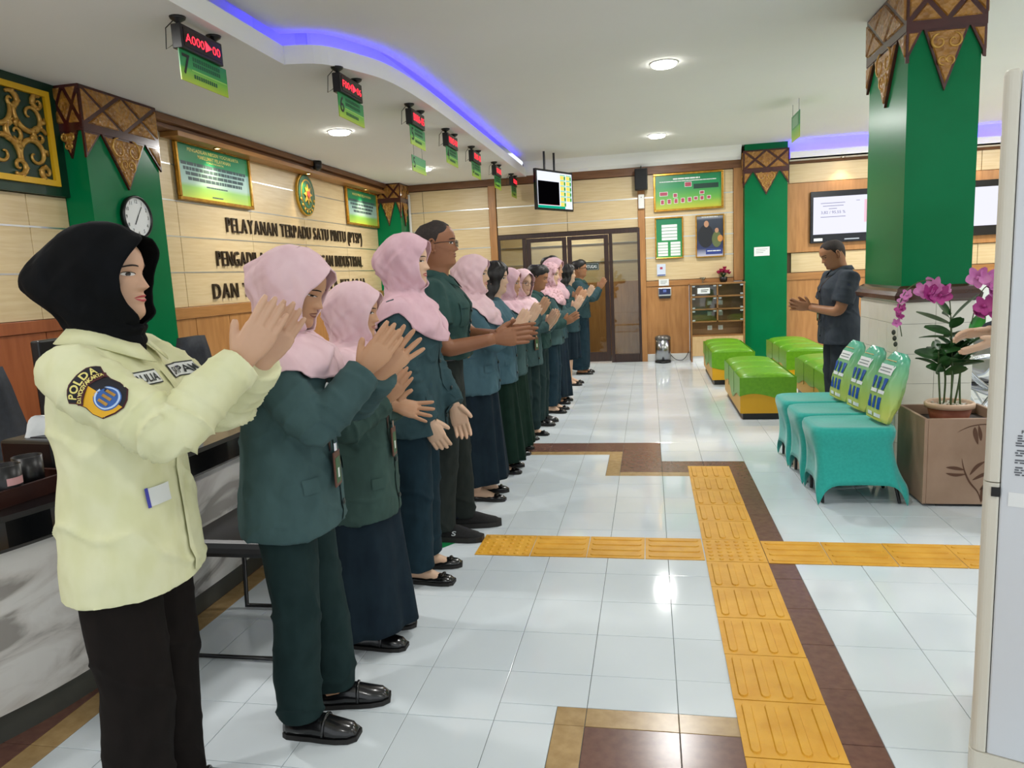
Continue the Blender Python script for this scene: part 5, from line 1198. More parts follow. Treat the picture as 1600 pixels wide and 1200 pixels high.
def face_parts(P, root, body, lipm, smile=0., brow=1., lids=None, down=0.):
    def patch(nm, m, ys, zlo, zhi, off, par=body, nz=3):
        vv = []; nn = len(ys)
        for y, a, b in zip(ys, zlo, zhi):
            for k in range(nz+1): vv.append(face_pt(y, lerp(a, b, k/nz), off))
        ff = [(i*(nz+1)+k, (i+1)*(nz+1)+k, (i+1)*(nz+1)+k+1, i*(nz+1)+k+1) for i in range(nn-1) for k in range(nz)]
        return person_obj(nm, P.body(P.head(HEAD(vv))), ff, m, par)
    for s_ in (-1, 1):
        t = np.linspace(-1, 1, 11); ys = s_*.0305+t*.0145*(1 if s_ > 0 else 1); op = .0046*(1-.45*down); e = np.sqrt(np.clip(1-t**2, 0, 1))
        zc = .0055+.0012*t*s_
        ey = patch('eye', M_eyew, ys, zc-op*e*.8, zc+op*e*(1-.5*down), .0012)
        t2 = np.linspace(-1, 1, 7); e2 = np.sqrt(np.clip(1-t2**2, 0, 1)); yi = s_*.0305+t2*.0055+s_*-.0015
        patch('iris', M_iris, yi, .0055-np.minimum(.0055*e2, op*.75)-.001*down, .0055+np.minimum(.0055*e2, op*(.9-.5*down)), .0018, ey)
        patch('lash', M_iris, ys, zc+op*e*(.95-.5*down), zc+op*e*(.95-.5*down)+.0017, .0024, ey, 1)
        tb2 = np.linspace(-1, 1, 9); yb = s_*.033+tb2*.0195; zb = .0215+.004*(1-tb2**2)-.002*tb2*s_
        patch('eyebrow', M_brow, yb, zb-.0012*brow, zb+.0026*brow*(1.15-.5*np.abs(tb2)), .0016)
    t = np.linspace(-1, 1, 13); ys = t*.0235*(1+.2*smile); e = np.clip(1-t**2, 0, 1); lift = smile*.006*t**2
    patch('upper_lip', lipm, ys, -.0532+lift, -.0532+.0075*e**.7+lift-.0012*np.exp(-(t/.15)**2), .0008); 
    if smile > .4: patch('teeth', M_eyew, ys*.8, -.0565+lift*.6, -.0528+lift*.6, .001, body, 2)
    patch('lower_lip', lipm, ys*.94, -.0542-.0085*e**.6+lift-.003*(smile > .4), -.0542+lift-.003*(smile > .4), .0008)
def hijab(P, root, m, seed=0, back=.02, brim=.012, hem_f=-.33, hem_s=-.215, hem_b=-.30, tuck=False, grow=.016, amax=1.02, zc=-.016, hz=.103, wid=1., name='headscarf', fold=1., peak=0., over=None):
    n_ = 72; rings = []; rnd = random.Random(seed); ph = [rnd.uniform(0, 6) for _ in range(8)]
    tl = np.linspace(0, 1, n_+1)
    # head part, crown to chin
    for z in list(np.linspace(.1160, -.119, 36)):
        q = (z-zc)/hz; a = amax*math.sqrt(max(0, 1-q*q)) if abs(q) < 1 else 0.
        phi = a+tl*(2*PI-2*a); x, y = head_xy(phi, np.full(n_+1, z), 1, grow)
        c = np.cos(phi); bk = np.clip(-c, 0, 1)
        x = x-back*bk**1.3*math.exp(-((z+.01)/.075)**2)
        ed = np.minimum(tl, 1-tl)*(2*PI-2*a)
        if abs(q) < 1.05: x = x+brim*np.exp(-(ed/.30)**2)*max(0, 1-1.0*max(0, -q))*(1 if a > 0 else .6); y = y*(1+.05*np.exp(-(ed/.3)**2))
        ww = fold*1.35*(.0032*np.sin(5*phi+38*z+ph[0])+.0022*np.sin(9*phi-46*z+ph[1])+.0012*np.sin(17*phi+60*z+ph[6]))*min(1, (.12-z)*12)
        ww = ww+fold*(.0065*ridge(2.5*phi+26*z+ph[0])+.0055*ridge(3.5*phi-30*z+ph[1]))*np.clip(ed/.5-.25, 0, 1)*min(1, max(0, (.10-z)*14))
        x = x+ww*c; y = y+ww*np.sin(phi)
        zz_ = z+.016*math.exp(-((.116-z)/.03)**2)+peak*np.exp(-(ed/.35)**2)*(z > zc)
        rings.append(np.stack([x, y, np.zeros(n_+1)+zz_], 1))
    zt = rings[-1][0, 2]
    # neck and drape
    steps = 22; phi = tl*2*PI
    lastx, lasty = rings[-1][:, 0], rings[-1][:, 1]
    for k in range(1, steps+1):
        t = k/steps; c, s_ = np.cos(phi), np.sin(phi)
        front = np.clip(c, 0, 1)**.8; backw = np.clip(-c, 0, 1)**.8; hem = hem_s+(hem_f-hem_s)*front+(hem_b-hem_s)*backw
        if tuck: hem = np.full(n_+1, -.205)
        z = zt+(hem-zt)*t
        if tuck: d_f, d_b, w = .075-.012*t, .085-.006*t, .072-.006*t
        else:
            g = sstep(t*1.15); d_f = lerp(.088, .155*wid, g)+.012*math.sin(PI*t); d_b = lerp(.098, .135*wid, g); w = lerp(.078, .200*wid, g)
        x = np.where(c > 0, c*d_f, c*d_b); y = w*s_
        b = sstep(t*3.2)
        fo = (0 if tuck else fold)*(.007*np.sin(6*phi+9*t+ph[2])+.005*np.sin(11*phi-7*t+ph[3])+.004*np.sin(17*phi+12*t+ph[4]))*min(1, t*1.6)
        fo = fo+(0 if tuck else fold)*.012*ridge(4*phi+6*t+ph[6], 2.5)*min(1, t*2.5)
        x = lerp(lastx-.0, x, b)+fo*c+.006*fold*math.sin(t*16+ph[5])*np.clip(c, 0, 1)*(t < .6); y = lerp(lasty, y, b)+fo*s_
        rings.append(np.stack([x, y, z], 1))
    V = np.vstack(rings); N = n_+1; F = []
    for k in range(len(rings)-1):
        for i in range(n_): F.append((k*N+i+1, k*N+i, (k+1)*N+i, (k+1)*N+i+1))
    F.append(tuple(range(n_+1)))
    V = P.body(P.head(HEAD(V)))
    if over is not None and not tuck:      # lay the drape on top of the garment below
        M0 = 36*N
        for i in range(M0, len(V)):
            h_, nn, _, dist = over.find_nearest(Vector(V[i]))
            if h_ is not None and (Vector(V[i])-h_).dot(nn) < .009: V[i] = h_+nn*.009
        for _ in range(3):
            G = V[M0:].reshape(-1, N, 3); G[1:-1, 1:-1] = .5*G[1:-1, 1:-1]+.125*(G[:-2, 1:-1]+G[2:, 1:-1]+G[1:-1, :-2]+G[1:-1, 2:])
        for i in range(M0, len(V)):
            h_, nn, _, dist = over.find_nearest(Vector(V[i]))
            if h_ is not None and (Vector(V[i])-h_).dot(nn) < .006: V[i] = h_+nn*.006
    return person_obj(name, V, F, m, root, solid=.004*P.k)
def short_hair(P, root, m, vol=.012, front=.078, temple=.045, side=-.012, back=-.075, seed=1):
    n_ = 56; rings = []; phi = np.linspace(0, 2*PI, n_+1)[:-1]; a = np.abs(np.where(phi > PI, phi-2*PI, phi))
    low = np.interp(a, [0, .5, .95, 1.25, 1.5, 1.7, 1.85, 2.4, PI], [front, front+.004, temple, temple-.01, side, side-.01, .015, back*.75, back])
    for k in range(15):
        t = k/14; z = .1163+(low-.1163)*t**.8; g = vol*(1-.93*t**2.6)+.0012
        x, y = np.empty(n_), np.empty(n_)
        for i in range(n_): x[i], y[i] = head_xy(np.array(phi[i]), np.array(z[i]), 1, g[i] if hasattr(g, '__len__') else g)
        zz_ = z+vol*(1-t)**1.5
        jit = vol*.16*np.sin(phi*11+k*2.3+seed)*(1-t*.6); rings.append(np.stack([x+jit*np.cos(phi), y+jit*np.sin(phi), zz_], 1))
    V = np.vstack(rings); F = [(k*n_+i, k*n_+(i+1) % n_, (k+1)*n_+(i+1) % n_, (k+1)*n_+i) for k in range(14) for i in range(n_)]; F = [f[::-1] for f in F]; F.append(tuple(range(n_)))
    return person_obj('hair', P.body(P.head(HEAD(V))), F, m, root)
def long_hair(P, root, m, length=-.27, seed=2):
    n_ = 60; rings = []; tl = np.linspace(0, 1, n_+1)
    for k, z in enumerate(list(np.linspace(.1160, -.06, 22))+list(np.linspace(-.08, length, 12))):
        q = (z+.03)/.11; a = .98*math.sqrt(max(0, 1-q*q)) if z > -.03 and abs(q) < 1 else (.98 if z <= -.03 else 0.)
        if z < -.03: a = .98+.35*min(1, (-.03-z)/.1)
        phi = a+tl*(2*PI-2*a); zq = np.full(n_+1, max(z, -.05)); x, y = head_xy(phi, zq, 1, .018+.004*math.sin(z*60))
        if z < -.05: y = y*(1+.25*min(1, (-.05-z)/.1)); x = x*1.0-.012*min(1, (-.05-z)/.1)
        w = .004*np.sin(phi*14+seed+z*20); rings.append(np.stack([x+w*np.cos(phi), y+w*np.sin(phi), np.full(n_+1, z+.014*math.exp(-((.116-z)/.03)**2))], 1))
    V = np.vstack(rings); N = n_+1; F = [(k*N+i+1, k*N+i, (k+1)*N+i, (k+1)*N+i+1) for k in range(len(rings)-1) for i in range(n_)]; F.append(tuple(range(n_+1)))
    return person_obj('hair', P.body(P.head(HEAD(V))), F, m, root, solid=.008)
def glasses(P, root, m):
    mb = MB(); 
    for s_ in (-1, 1):
        loop = [Vector((.103-.004*abs(math.cos(a)), s_*.0315+.0225*math.copysign(abs(math.cos(a))**.7, math.cos(a)), .002+.0155*math.copysign(abs(math.sin(a))**.7, math.sin(a)))) for a in np.linspace(0, 2*PI, 21)]
        mb.tube(loop, .0015, 6); mb.tube([(.100, s_*.054, .008), (.092, s_*.072, .010), (.03, s_*.079, .010), (-.012, s_*.081, .004), (-.022, s_*.08, -.01)], .0016, 6)
    mb.tube([(.104, -.009, .004), (.106, 0, .007), (.104, .009, .004)], .0015, 6)
    return person_obj('glasses', P.body(P.head(HEAD(mb.v))), mb.f, m, root)
def ridge(x, p=3.): return (1-np.abs(np.sin(x)))**p
def nz(V, sc, seed): o_ = Vector((seed*2.3, seed*.7, seed*1.9)); return np.array([noise.noise(Vector(p)*sc+o_) for p in V])
def arm_folds(V, F, arms, seed, amp):
    """cloth folds running round the sleeves, strongest inside the elbow, and drag folds on the trunk"""
    N = vnormals(V, F); n1 = nz(V, 7., seed); d = np.zeros(len(V)); near = np.zeros(len(V))
    for S, E, W in arms:
        S, E, W = (np.array(q, float) for q in (S, E, W)); best = np.full(len(V), 9.); sa = np.zeros(len(V)); L1 = np.linalg.norm(E-S)
        for A, B, o_ in ((S, E, 0.), (E, W, L1)):
            ab = B-A; L = np.linalg.norm(ab); t = np.clip(((V-A)@ab)/L**2, 0, 1); q = np.linalg.norm(V-A-t[:, None]*ab, axis=1); m_ = q < best; best[m_] = q[m_]; sa[m_] = o_+t[m_]*L
        w = np.clip((.115-best)/.03, 0, 1); ax = np.cross(E-S, W-E); ax = ax/(np.linalg.norm(ax)+1e-9); side = (V-E)@ax
        win = .35+1.0*np.exp(-((sa-L1)/.075)**2)
        d += w*win*amp*(1.35*ridge(PI*(sa/.052)+side*9+n1*2.2)-.45); near = np.maximum(near, w)
    d += (1-near)*amp*.75*(1.3*ridge(V[:, 2]*13+V[:, 1]*9*np.sign(V[:, 0]+.001)+n1*2.8+seed)-.35)*np.clip((1.22-V[:, 2])/.1, 0, 1)
    return V+N*d[:, None]
def torso_top(P, prof, arms, voxel, seed, wr=.006, sleeve_r=(.070, .058, .047), short=None, neck=True):
    """shirt or jacket: trunk loft joined with sleeves in one surface.  prof = (z, cx, half depth, half width)"""
    mb = MB(); n_ = 36; rings = []
    for z, cx, d, w in prof:
        e = 2/2.5; rings.append([(cx+d*math.copysign(abs(math.cos(a))**e, math.cos(a)), w*math.copysign(abs(math.sin(a))**e, math.sin(a)), z) for a in np.linspace(0, 2*PI, n_+1)[:-1]])
    mb.loft(rings)
    for (S, E, W) in arms:
        S = Vector(S); inn = Vector((S.x, S.y*.62, S.z+.004))
        if short: W2 = Vector(S).lerp(Vector(E), short); pts = [inn, S, S.lerp(W2, .5), W2]; mb.tube(pts, [.062, sleeve_r[0], sleeve_r[0]*.99, sleeve_r[0]*1.0], 18)
        else:
            pts = limb_pts(S, E, W, 6); k = len(pts); r = [np.interp(i/(k-1), [0, .12, .5, 1], [sleeve_r[0], sleeve_r[0]*.98, sleeve_r[1], sleeve_r[2]])*(1+.035*math.sin(i*2.3+seed)) for i in range(k)]
            mb.tube([inn]+pts, [.06]+r, 18)
    V, F = remesh(mb, voxel, 5, .5); V = wrinkle(V, F, wr, 9, seed, (1, 1, .8)); V = arm_folds(V, F, [(a_[0], a_[1], Vector(a_[0]).lerp(Vector(a_[1]), .99) if short else a_[2]) for a_ in arms], seed, wr*.95)
    return P.body(V), F
def wrap(bv, pts_dirs, nu, nv, lift, nm, m, par):
    """decal: grid of (origin, direction) cast outwards from inside the garment"""
    vv = []
    for o_, d in pts_dirs:
        d = Vector(d).normalized(); h_ = bv.ray_cast(Vector(o_), d)[0]; vv.append((h_ if h_ is not None else Vector(o_)+d*.1)+d*lift)
    ff = [(i*nv+j, (i+1)*nv+j, (i+1)*nv+j+1, i*nv+j+1) for i in range(nu-1) for j in range(nv-1)]
    o = link(nm, mesh(nm, vv, ff, True), par, m); return o
def front_decal(bv, k, y0, y1, z0, z1, nm, m, par, lift=.003, nu=5, nv=5, ang=0., x0=0.):
    d = (math.cos(ang), math.sin(ang), 0)
    pd = [((x0*k, lerp(y0, y1, i/(nu-1))*k, lerp(z0, z1, j/(nv-1))*k), d) for i in range(nu) for j in range(nv)]
    return wrap(bv, pd, nu, nv, lift, nm, m, par)
def trousers(P, m, root, waist=.98, hem=.055, r=(.10, .075, .068), w=.165, d=.115, voxel=.011, seed=3, feet=None, fem=True):
    mb = MB(); n_ = 28
    mb.loft([[(cx+dd*math.cos(a), ww*math.sin(a), z) for a in np.linspace(0, 2*PI, n_+1)[:-1]] for z, cx, dd, ww in ((waist, 0, d*.95, w*.93), (.90, -.005, d*1.03, w), (.82, -.012, d*1.08, w*1.03), (.76, -.01, d, w*.98), (.72, -.005, d*.7, w*.75))])
    for s_ in (-1, 1):
        fx = feet[0 if s_ < 0 else 1] if feet else (0., 0.)
        mb.tube([(-.008, s_*.083, .84), (0, s_*.085, .66), (.006+fx[0]*.5, s_*.085+fx[1]*.5, .44), (-.012+fx[0], s_*.085+fx[1], .24), (-.015+fx[0], s_*.085+fx[1], hem)], [r[0], r[0]*.93, r[1], r[2], r[2]*.98], 20)
    V, F = remesh(mb, voxel, 4, .5); V = wrinkle(V, F, .007, 8, seed, (1, 1, .55)); N_ = vnormals(V, F); n1 = nz(V, 6., seed)
    V = V+N_*(.006*(1.3*ridge(V[:, 2]*17+V[:, 1]*12+n1*2.6)-.4)*(np.exp(-((V[:, 2]-.45)/.1)**2)+np.exp(-((V[:, 2]-.12)/.08)**2)+.25))[:, None]; return person_obj('trousers', P.body(V), F, m, root)
def skirt(P, m, root, waist=.98, hem=.08, rx=.19, ry=.215, top=(.115, .16), folds=9, seed=1, amp=.012):
    rnd = random.Random(seed); ph = [rnd.uniform(0, 6) for _ in range(4)]; n_ = 80; rings = []; ph_ = np.linspace(0, 2*PI, n_+1)[:-1]
    for k in range(23):
        t = k/22; z = lerp(waist, hem, t); g = math.sin(min(1, t*3.2)*PI/2)
        rx_ = lerp(lerp(top[0], top[0]*1.22, g), rx, t**1.3); ry_ = lerp(lerp(top[1], top[1]*1.12, g), ry, t**1.3)
        f_ = amp*t**.8*(np.sin(folds*ph_+ph[0])+.6*np.sin((folds*1.7//1)*ph_+ph[1]+t*2)+.35*np.sin(3*ph_+ph[2]))
        rings.append(np.stack([(rx_+f_)*np.cos(ph_)-.01*g, (ry_+f_)*np.sin(ph_), np.full(n_, z)+.008*t*np.sin(2*ph_+ph[3])], 1))
    V = np.vstack(rings); F = [((k+1)*n_+i, (k+1)*n_+(i+1) % n_, k*n_+(i+1) % n_, k*n_+i) for k in range(22) for i in range(n_)]; F.append(tuple(range(n_)))
    return person_obj('skirt', P.body(V), F, m, root, solid=.003)
M_leather = mat('black_leather', '0c0c0e', rough=.22, coat=.3); M_sole = mat('rubber_sole', '161412', rough=.6); M_suede = mat('black_knit', '0e0e0f', '18181a', scale=90, rough=.85)
def shoes(P, root, kind='flat', m=M_leather, feet=None, turn=.12):
    for s_ in (-1, 1):
        fx = feet[0 if s_ < 0 else 1] if feet else (0., 0.)
        sec = {'flat': ((-.068, .018, .035), (-.055, .028, .042), (-.02, .032, .034), (.04, .034, .030), (.072, .040, .045), (.12, .040, .043), (.15, .034, .036), (.168, .020, .024)),
               'loafer': ((-.075, .022, .06), (-.058, .033, .066), (-.02, .037, .066), (.03, .039, .08), (.07, .044, .074), (.115, .046, .058), (.155, .040, .048), (.178, .022, .030)),
               'sneaker': ((-.085, .024, .07), (-.066, .036, .085), (-.02, .040, .09), (.03, .042, .092), (.08, .047, .075), (.13, .047, .056), (.17, .039, .045), (.195, .022, .03))}[kind]
        M_ = Matrix.Translation((fx[0], s_*.085+fx[1], 0)) @ Matrix.Rotation(s_*turn, 4, 'Z'); n_ = 18
        up = []
        for x, w, h_ in sec:
            ring = []
            for k in range(n_):
                a = 2*PI*k/n_; yy = w*math.cos(a)*(1.0 if math.sin(a) < 0 else 1-.12*math.sin(a)); zz_ = .014+(h_-.014)*max(0, math.sin(a))**.75; ring.append(M_ @ Vector((x, yy, zz_)))
            up.append(ring)
        v = MB().loft(up); o = person_obj('shoe', P.body(v.v), v.f, m, root)
        so = MB().loft([[M_ @ Vector((x*1.02+.001, (w+.004)*math.cos(a), (.001 if math.sin(a) < 0 else .016 if kind != 'sneaker' else .026))) for a in np.linspace(.01, 2*PI+.01, n_+1)[:-1]] for x, w, h_ in sec]); person_obj('sole', P.body(so.v), so.f, M_sole, o, smooth=False)
        if kind == 'flat':
            bw_ = MB()
            for q in (-1, 1): bw_.ell((.118, q*.014, .042), (.010, .014, .006), 8, 6, M_)
            bw_.ell((.118, 0, .043), (.005, .005, .006), 6, 4, M_); person_obj('bow', P.body(bw_.v), bw_.f, mat('shoe_bow', '2a2622', rough=.25, metal=.5), o)
        if kind == 'loafer':
            st_ = MB(); st_.tube([M_ @ Vector((.072, .043*math.cos(a), .016+.056*max(0, math.sin(a))**.75)) for a in np.linspace(.05, PI-.05, 12)], .006, 6); person_obj('strap', P.body(st_.v), st_.f, m, o)
        if kind == 'sneaker' and s_ < 0:
            pass
# ================================================================== PEOPLE: THE LINE
def skinmat(nm, c, c2): return mat(nm, c, c2, scale=7, rough=.48, spec=.4, sss=.08)
SK_tan = skinmat('skin_tan', 'b98a68', 'c39674'); SK_light = skinmat('skin_light', 'cfa98c', 'd8b498'); SK_warm = skinmat('skin_warm', 'c39a7e', 'cca488'); SK_brown = skinmat('skin_brown', '99694a', 'a57553'); SK_dark = skinmat('skin_deep', '8a5a3e', '966648')
LIP = mat('lip_rose', 'a0605a', rough=.4); LIPr = mat('lip_red', 'b04a4c', rough=.35); LIPd = mat('lip_brown', '7c4a3e', rough=.45)
def cloth(nm, c, c2, rough=.9, bs=9, b=.55): return mat(nm, c, c2, scale=18, rough=rough, bump=b, bscale=bs, bdist=.022, spec=.15, detail=2.5, stretch=(1, 1, .6))
HJ_pink = cloth('pink_scarf', 'dcbac0', 'e3c4c9'); HJ_pink2 = cloth('mauve_scarf', 'd0aab4', 'd8b5be'); HJ_pat = mat('patterned_scarf', 'd8b0b8', '9c6a66', scale=38, rough=.8, ramp=(.5, .7)); HJ_black = cloth('black_scarf', '08090b', '0c0e11')
JK = cloth('teal_grey_jacket', '3c5253', '435a5b'); JK2 = cloth('green_jacket', '374b46', '3d534d'); JK3 = cloth('deep_teal_jacket', '30464b', '364d52'); JK4 = cloth('blue_teal_jacket', '44606b', '4b6873'); SHm = cloth('teal_shirt', '2d4643', '344e4a')
TRg = cloth('dark_green_trousers', '1a2b2b', '203131'); TRn = cloth('navy_teal_trousers', '182a33', '1d313b'); SKn = cloth('navy_skirt', '16222c', '1b2932'); SKg = cloth('bottle_green_skirt', '10241c', '152b22'); TRb = cloth('brown_black_trousers', '161210', '1b1614'); TRd = cloth('charcoal_trousers', '242a28', '2a302e')
HRb = mat('black_hair', '0b0909', '171312', scale=60, stretch=(1, 1, .2), rough=.5); HRs = mat('cropped_hair', '1d1512', '2c211c', scale=90, rough=.75)
M_btn = mat('dark_button', '1a2624', rough=.35); M_lany = mat('lanyard_brown', '3f2a22', rough=.6); M_card = mat('card_holder_brown', '5a3426', rough=.45); M_cgreen = mat('card_green', '1f5a30', rough=.4)
JP = [(.80, 0, .150, .195), (.86, 0, .148, .19), (.95, 0, .138, .177), (1.03, .002, .128, .165), (1.12, .010, .136, .167), (1.19, .012, .138, .170), (1.25, .003, .116, .167), (1.29, -.002, .092, .150), (1.315, -.006, .076, .118), (1.335, -.008, .066, .085), (1.35, -.008, .06, .07)]
def jacket_prof(hem, fat=1., male=False):
    out = []
    for z, cx, d, w in JP:
        z2 = hem+(z-.80)*(1.03-hem)/(1.03-.80) if z < 1.03 else z
        f_ = fat if z < 1.27 else 1+(fat-1)*.4
        out.append((z2, cx+(.012*(fat-1)*8 if .9 < z < 1.2 else 0), d*f_, w*f_*(1.10 if male and z > 1.1 else 1.03 if male else 1)))
    return out
def person(label, X, Y, rz, H_, fem=True, skin=SK_tan, head=(0, 0, 0), lean=0., wr=None, wl=None, fr=(.55, 0, .83), fl=None, nr=(0, 1, 0), nl=(0, -1, 0), hintr=(-.3, -.75, -.6), hintl=(-.3, .75, -.6), hk=('clap', 'clap'),
           top=JK, hem=.80, fat=1., short=None, sr=(.072, .060, .050), voxel=.010, seed=1, lip=LIP, smile=0., down=0., lo=True, world=False, scarf=None, sargs={}, hair=None, spec=None, lower=None, shoe='flat', shoem=M_leather, feet=None, buttons=True, card=False, pocket=True, hand_size=1., topname='jacket', sw=None, group='staff clapping in the line along the counter', collar=None, wrk=.007):
    root = thing('person', label, 'person', (X, Y, 0), rz, group=group); k = H_/1.60
    P = Pose(head[0], head[1], head[2], lean, k, sw or (.165 if fem else .195))
    R_ = Matrix.Rotation(-rz, 3, 'Z')
    def loc(p): return np.array((R_ @ Vector((p[0]-X, p[1]-Y, p[2])))/k)
    def dirl(d): return np.array(R_ @ Vector(d))
    wr_, wl_ = (loc(wr), loc(wl)) if world else (np.array(wr if wr else (.275, -.030, 1.10)), np.array(wl if wl else (.275, .030, 1.10)))
    fl = fl if fl is not None else fr
    if world: fr, fl, nr, nl = dirl(fr), dirl(fl), dirl(nr), dirl(nl); hintr, hintl = np.array(hintr), np.array(hintl)
    lx = lean*.40
    SR, SL = np.array((lx, -P.sw, 1.266)), np.array((lx, P.sw, 1.266)); a, b = (.272, .238) if fem else (.285, .25)
    ER, WR = ik(SR, wr_, a, b, hintr); EL, WL = ik(SL, wl_, a, b, hintl)
    arms = [(SR, ER, WR), (SL, EL, WL)]
    P2 = Pose(head[0], head[1], head[2], 0, k, P.sw)
    if lean:   # trunk parts are sheared, arms already are in place
        hb = P2.head; P2.head = lambda V: hb(V)+np.stack([lean*np.clip(np.asarray(V)[:, 2]-.88, 0, .45), np.zeros(len(V)), np.zeros(len(V))], 1)
    body = build_body(P2, fem, (SR, ER, WR, fr, nr, True, hk[0]), (SL, EL, WL, fl, nl, False, hk[1]), skin, root, lo=lo, ears=scarf is None, feet=feet, hand_size=hand_size)
    face_parts(P2, root, body, lip, smile, 1. if fem else 1.35, None, down)
    prof = [(z, cx+lean*max(0, min(.45, z-.88)), d, w) for z, cx, d, w in jacket_prof(hem, fat, not fem)]
    V, F = torso_top(P2, prof, arms, voxel, seed, wrk, sr, short)
    jk = person_obj(topname, V, F, top, root); bv = BVHTree.FromPolygons([Vector(p) for p in V], F)
    if buttons:
        z0, z1 = hem+.01, 1.24
        front_decal(bv, k, -.012, .012, z0, z1, 'placket', top, jk, .0045, 4, 16, x0=lean*.1)
        for q in range(4): 
            zb = lerp(hem+.07, 1.16, q/3); h_ = bv.ray_cast(Vector((.02*k, -.0*k, zb*k)), Vector((1, 0, 0)))[0]
            if h_ is not None and h_.x < .25: MB().lathe([(.010, 0), (.010, .006), (.006, .008)], 12, frame(h_+Vector((.003, 0, 0)), (0, 1, 0), (0, 0, 1))).build('button', M_btn, jk, smooth=True)
    if pocket:
        for s_ in (-1, 1):
            front_decal(bv, k, s_*.055, s_*.125, hem+.145, hem+.19, 'pocket_flap', top, jk, .006, 6, 3, ang=s_*.5, x0=0.)
    if card:
        L = []
        for s_ in (-1, 1):
            for q in range(9): pass
        zc = card; h_ = bv.ray_cast(Vector((.0, -.045*k, zc*k)), Vector((1, 0, 0)))[0] or Vector((.14*k, 0, zc*k))
        cm = frame(h_+Vector((.012, 0, 0)), (0, 1, 0), (0, 0, 1)); cd = plate('card_holder', M_card, root, cm, -.032, .032, -.062, .05, 0, .006, bevel=.003); plate('card_face', M_cgreen, cd, I4, -.022, .022, -.05, .03, .006, .0068); plate('card_photo', M_paper, cd, I4, -.006, .008, -.035, -.005, .0068, .0072); plate('clip', M_chrome, cd, I4, -.008, .008, .05, .075, .001, .005)
        for s_ in (-1, 1):
            pts = []
            for q in range(8):
                z = lerp(zc+.05, 1.30, q/7); yy = lerp(-.045, s_*.06, (q/7)); hh = bv.ray_cast(Vector((lean*max(0, z-.88)*k, yy*k, z*k)), Vector((1, 0, 0)))[0]
                if hh is not None and hh.x < .3*k: pts.append(hh+Vector((.004, 0, 0)))
            if len(pts) > 2: MB().tube(pts, .005, 6, .0015).build('lanyard', M_lany, cd, smooth=True, mw=cm.inverted())
    if collar:
        pts0 = []; n_ = 40; vv = []; ph_ = np.linspace(.28, 2*PI-.28, n_)
        for q, (e, z, dx) in enumerate(((.000, 1.32, 0), (.005, 1.362, 0), (.014, 1.366, 0), (.046 if fem else .036, 1.332, .0))):
            for a_ in ph_: vv.append((-.008+(.062+e)*math.cos(a_)+.028*max(0, math.cos(a_))*(1 if q != 0 else .6)+.012*(q == 3)*max(0, math.cos(a_)), (.062+e)*math.sin(a_), z-.050*max(0, math.cos(a_))**1.5-.012*(q == 3)*max(0, math.cos(a_))))
        ff = [(q*n_+i, q*n_+i+1, (q+1)*n_+i+1, (q+1)*n_+i) for q in range(3) for i in range(n_-1)]
        vv = np.array(vv); vv[:, 0] += lean*.42
        person_obj('collar', vv*k, ff, collar, jk, solid=.003)
    if scarf is not None: 
        sa = dict(seed=seed, over=bv); sa.update(sargs); hijab(P2, root, scarf, **sa)
    if hair == 'short': short_hair(P2, root, HRb if not spec or 'crop' not in spec else HRs, **(dict(vol=.006, front=.088, temple=.062) if spec and 'crop' in spec else dict(vol=.024, front=.066)))
    elif hair == 'long': long_hair(P2, root, HRb)
    if spec and 'glasses' in spec: glasses(P2, root, mat('glasses_frame', '1a1210', rough=.3))
    if lower[0] == 'trousers': trousers(P, lower[1], root, feet=feet, seed=seed, fem=fem, voxel=voxel+.001, **lower[2])
    else: skirt(P, lower[1], root, seed=seed, **lower[2])
    shoes(P, root, shoe, shoem, feet)
    return root, P2, jk, bv, (ER, EL, WR, WL), k
# 1 security officer ------------------------------------------------------------
SEC = cloth('pale_yellow_shirt', 'd6d6aa', 'dcdcb6', b=.5)
u1 = Vector((.79, .61, 0))
r1 = person('woman in pale yellow security shirt and black headscarf clapping, nearest the camera', -1.345, 1.60, .20, 1.61, skin=SK_warm, head=(-.04, .0, 0), wr=(-.975, 1.60, 1.275), wl=(-.985, 1.705, 1.26), fr=(.47, .30, .80), fl=(.50, .26, .80), nr=(-.62, .78, 0), nl=(.62, -.78, 0), hintr=(.35, -.45, -.85), hintl=(.4, .15, -.9), world=True,
    top=SEC, hem=.70, fat=1.03, sr=(.080, .070, .058), voxel=.008, seed=3, lip=LIPr, lo=False, scarf=HJ_black, sargs=dict(back=.085, brim=.026, tuck=True, grow=.019, amax=1.06, fold=.6), lower=('trousers', TRb, dict(r=(.104, .088, .085), w=.165, d=.112)), shoe='loafer', buttons=False, pocket=False, topname='uniform_shirt', collar=SEC, group='people in the line', wrk=.010)
root, P, jk, bv, (ER, EL, WR, WL), k = r1
M_pbr = mat('patch_maroon', '4a1a1e', rough=.7); M_pye = mat('patch_yellow', 'e0a818', rough=.6); M_pbk = mat('patch_black', '15131c', rough=.7); M_pbl = mat('patch_blue', '2c5aa0', rough=.6); M_plb = mat('patch_pale_blue', 'b8d0f0', rough=.6)
def sleeve_frame(t, out):
    """frame on the right upper sleeve at fraction t, facing 'out'"""
    S = Vector((0, -.165, 1.266)); E_ = Vector(ER); p = S.lerp(E_, t)*k; ax = (E_-S).normalized(); o_ = Vector(out); o_ = (o_-ax*o_.dot(ax)).normalized(); return p, ax, o_
p0, ax0, out0 = sleeve_frame(.42, (.35, -1., .25)); sd0 = ax0.cross(out0)   # across the sleeve
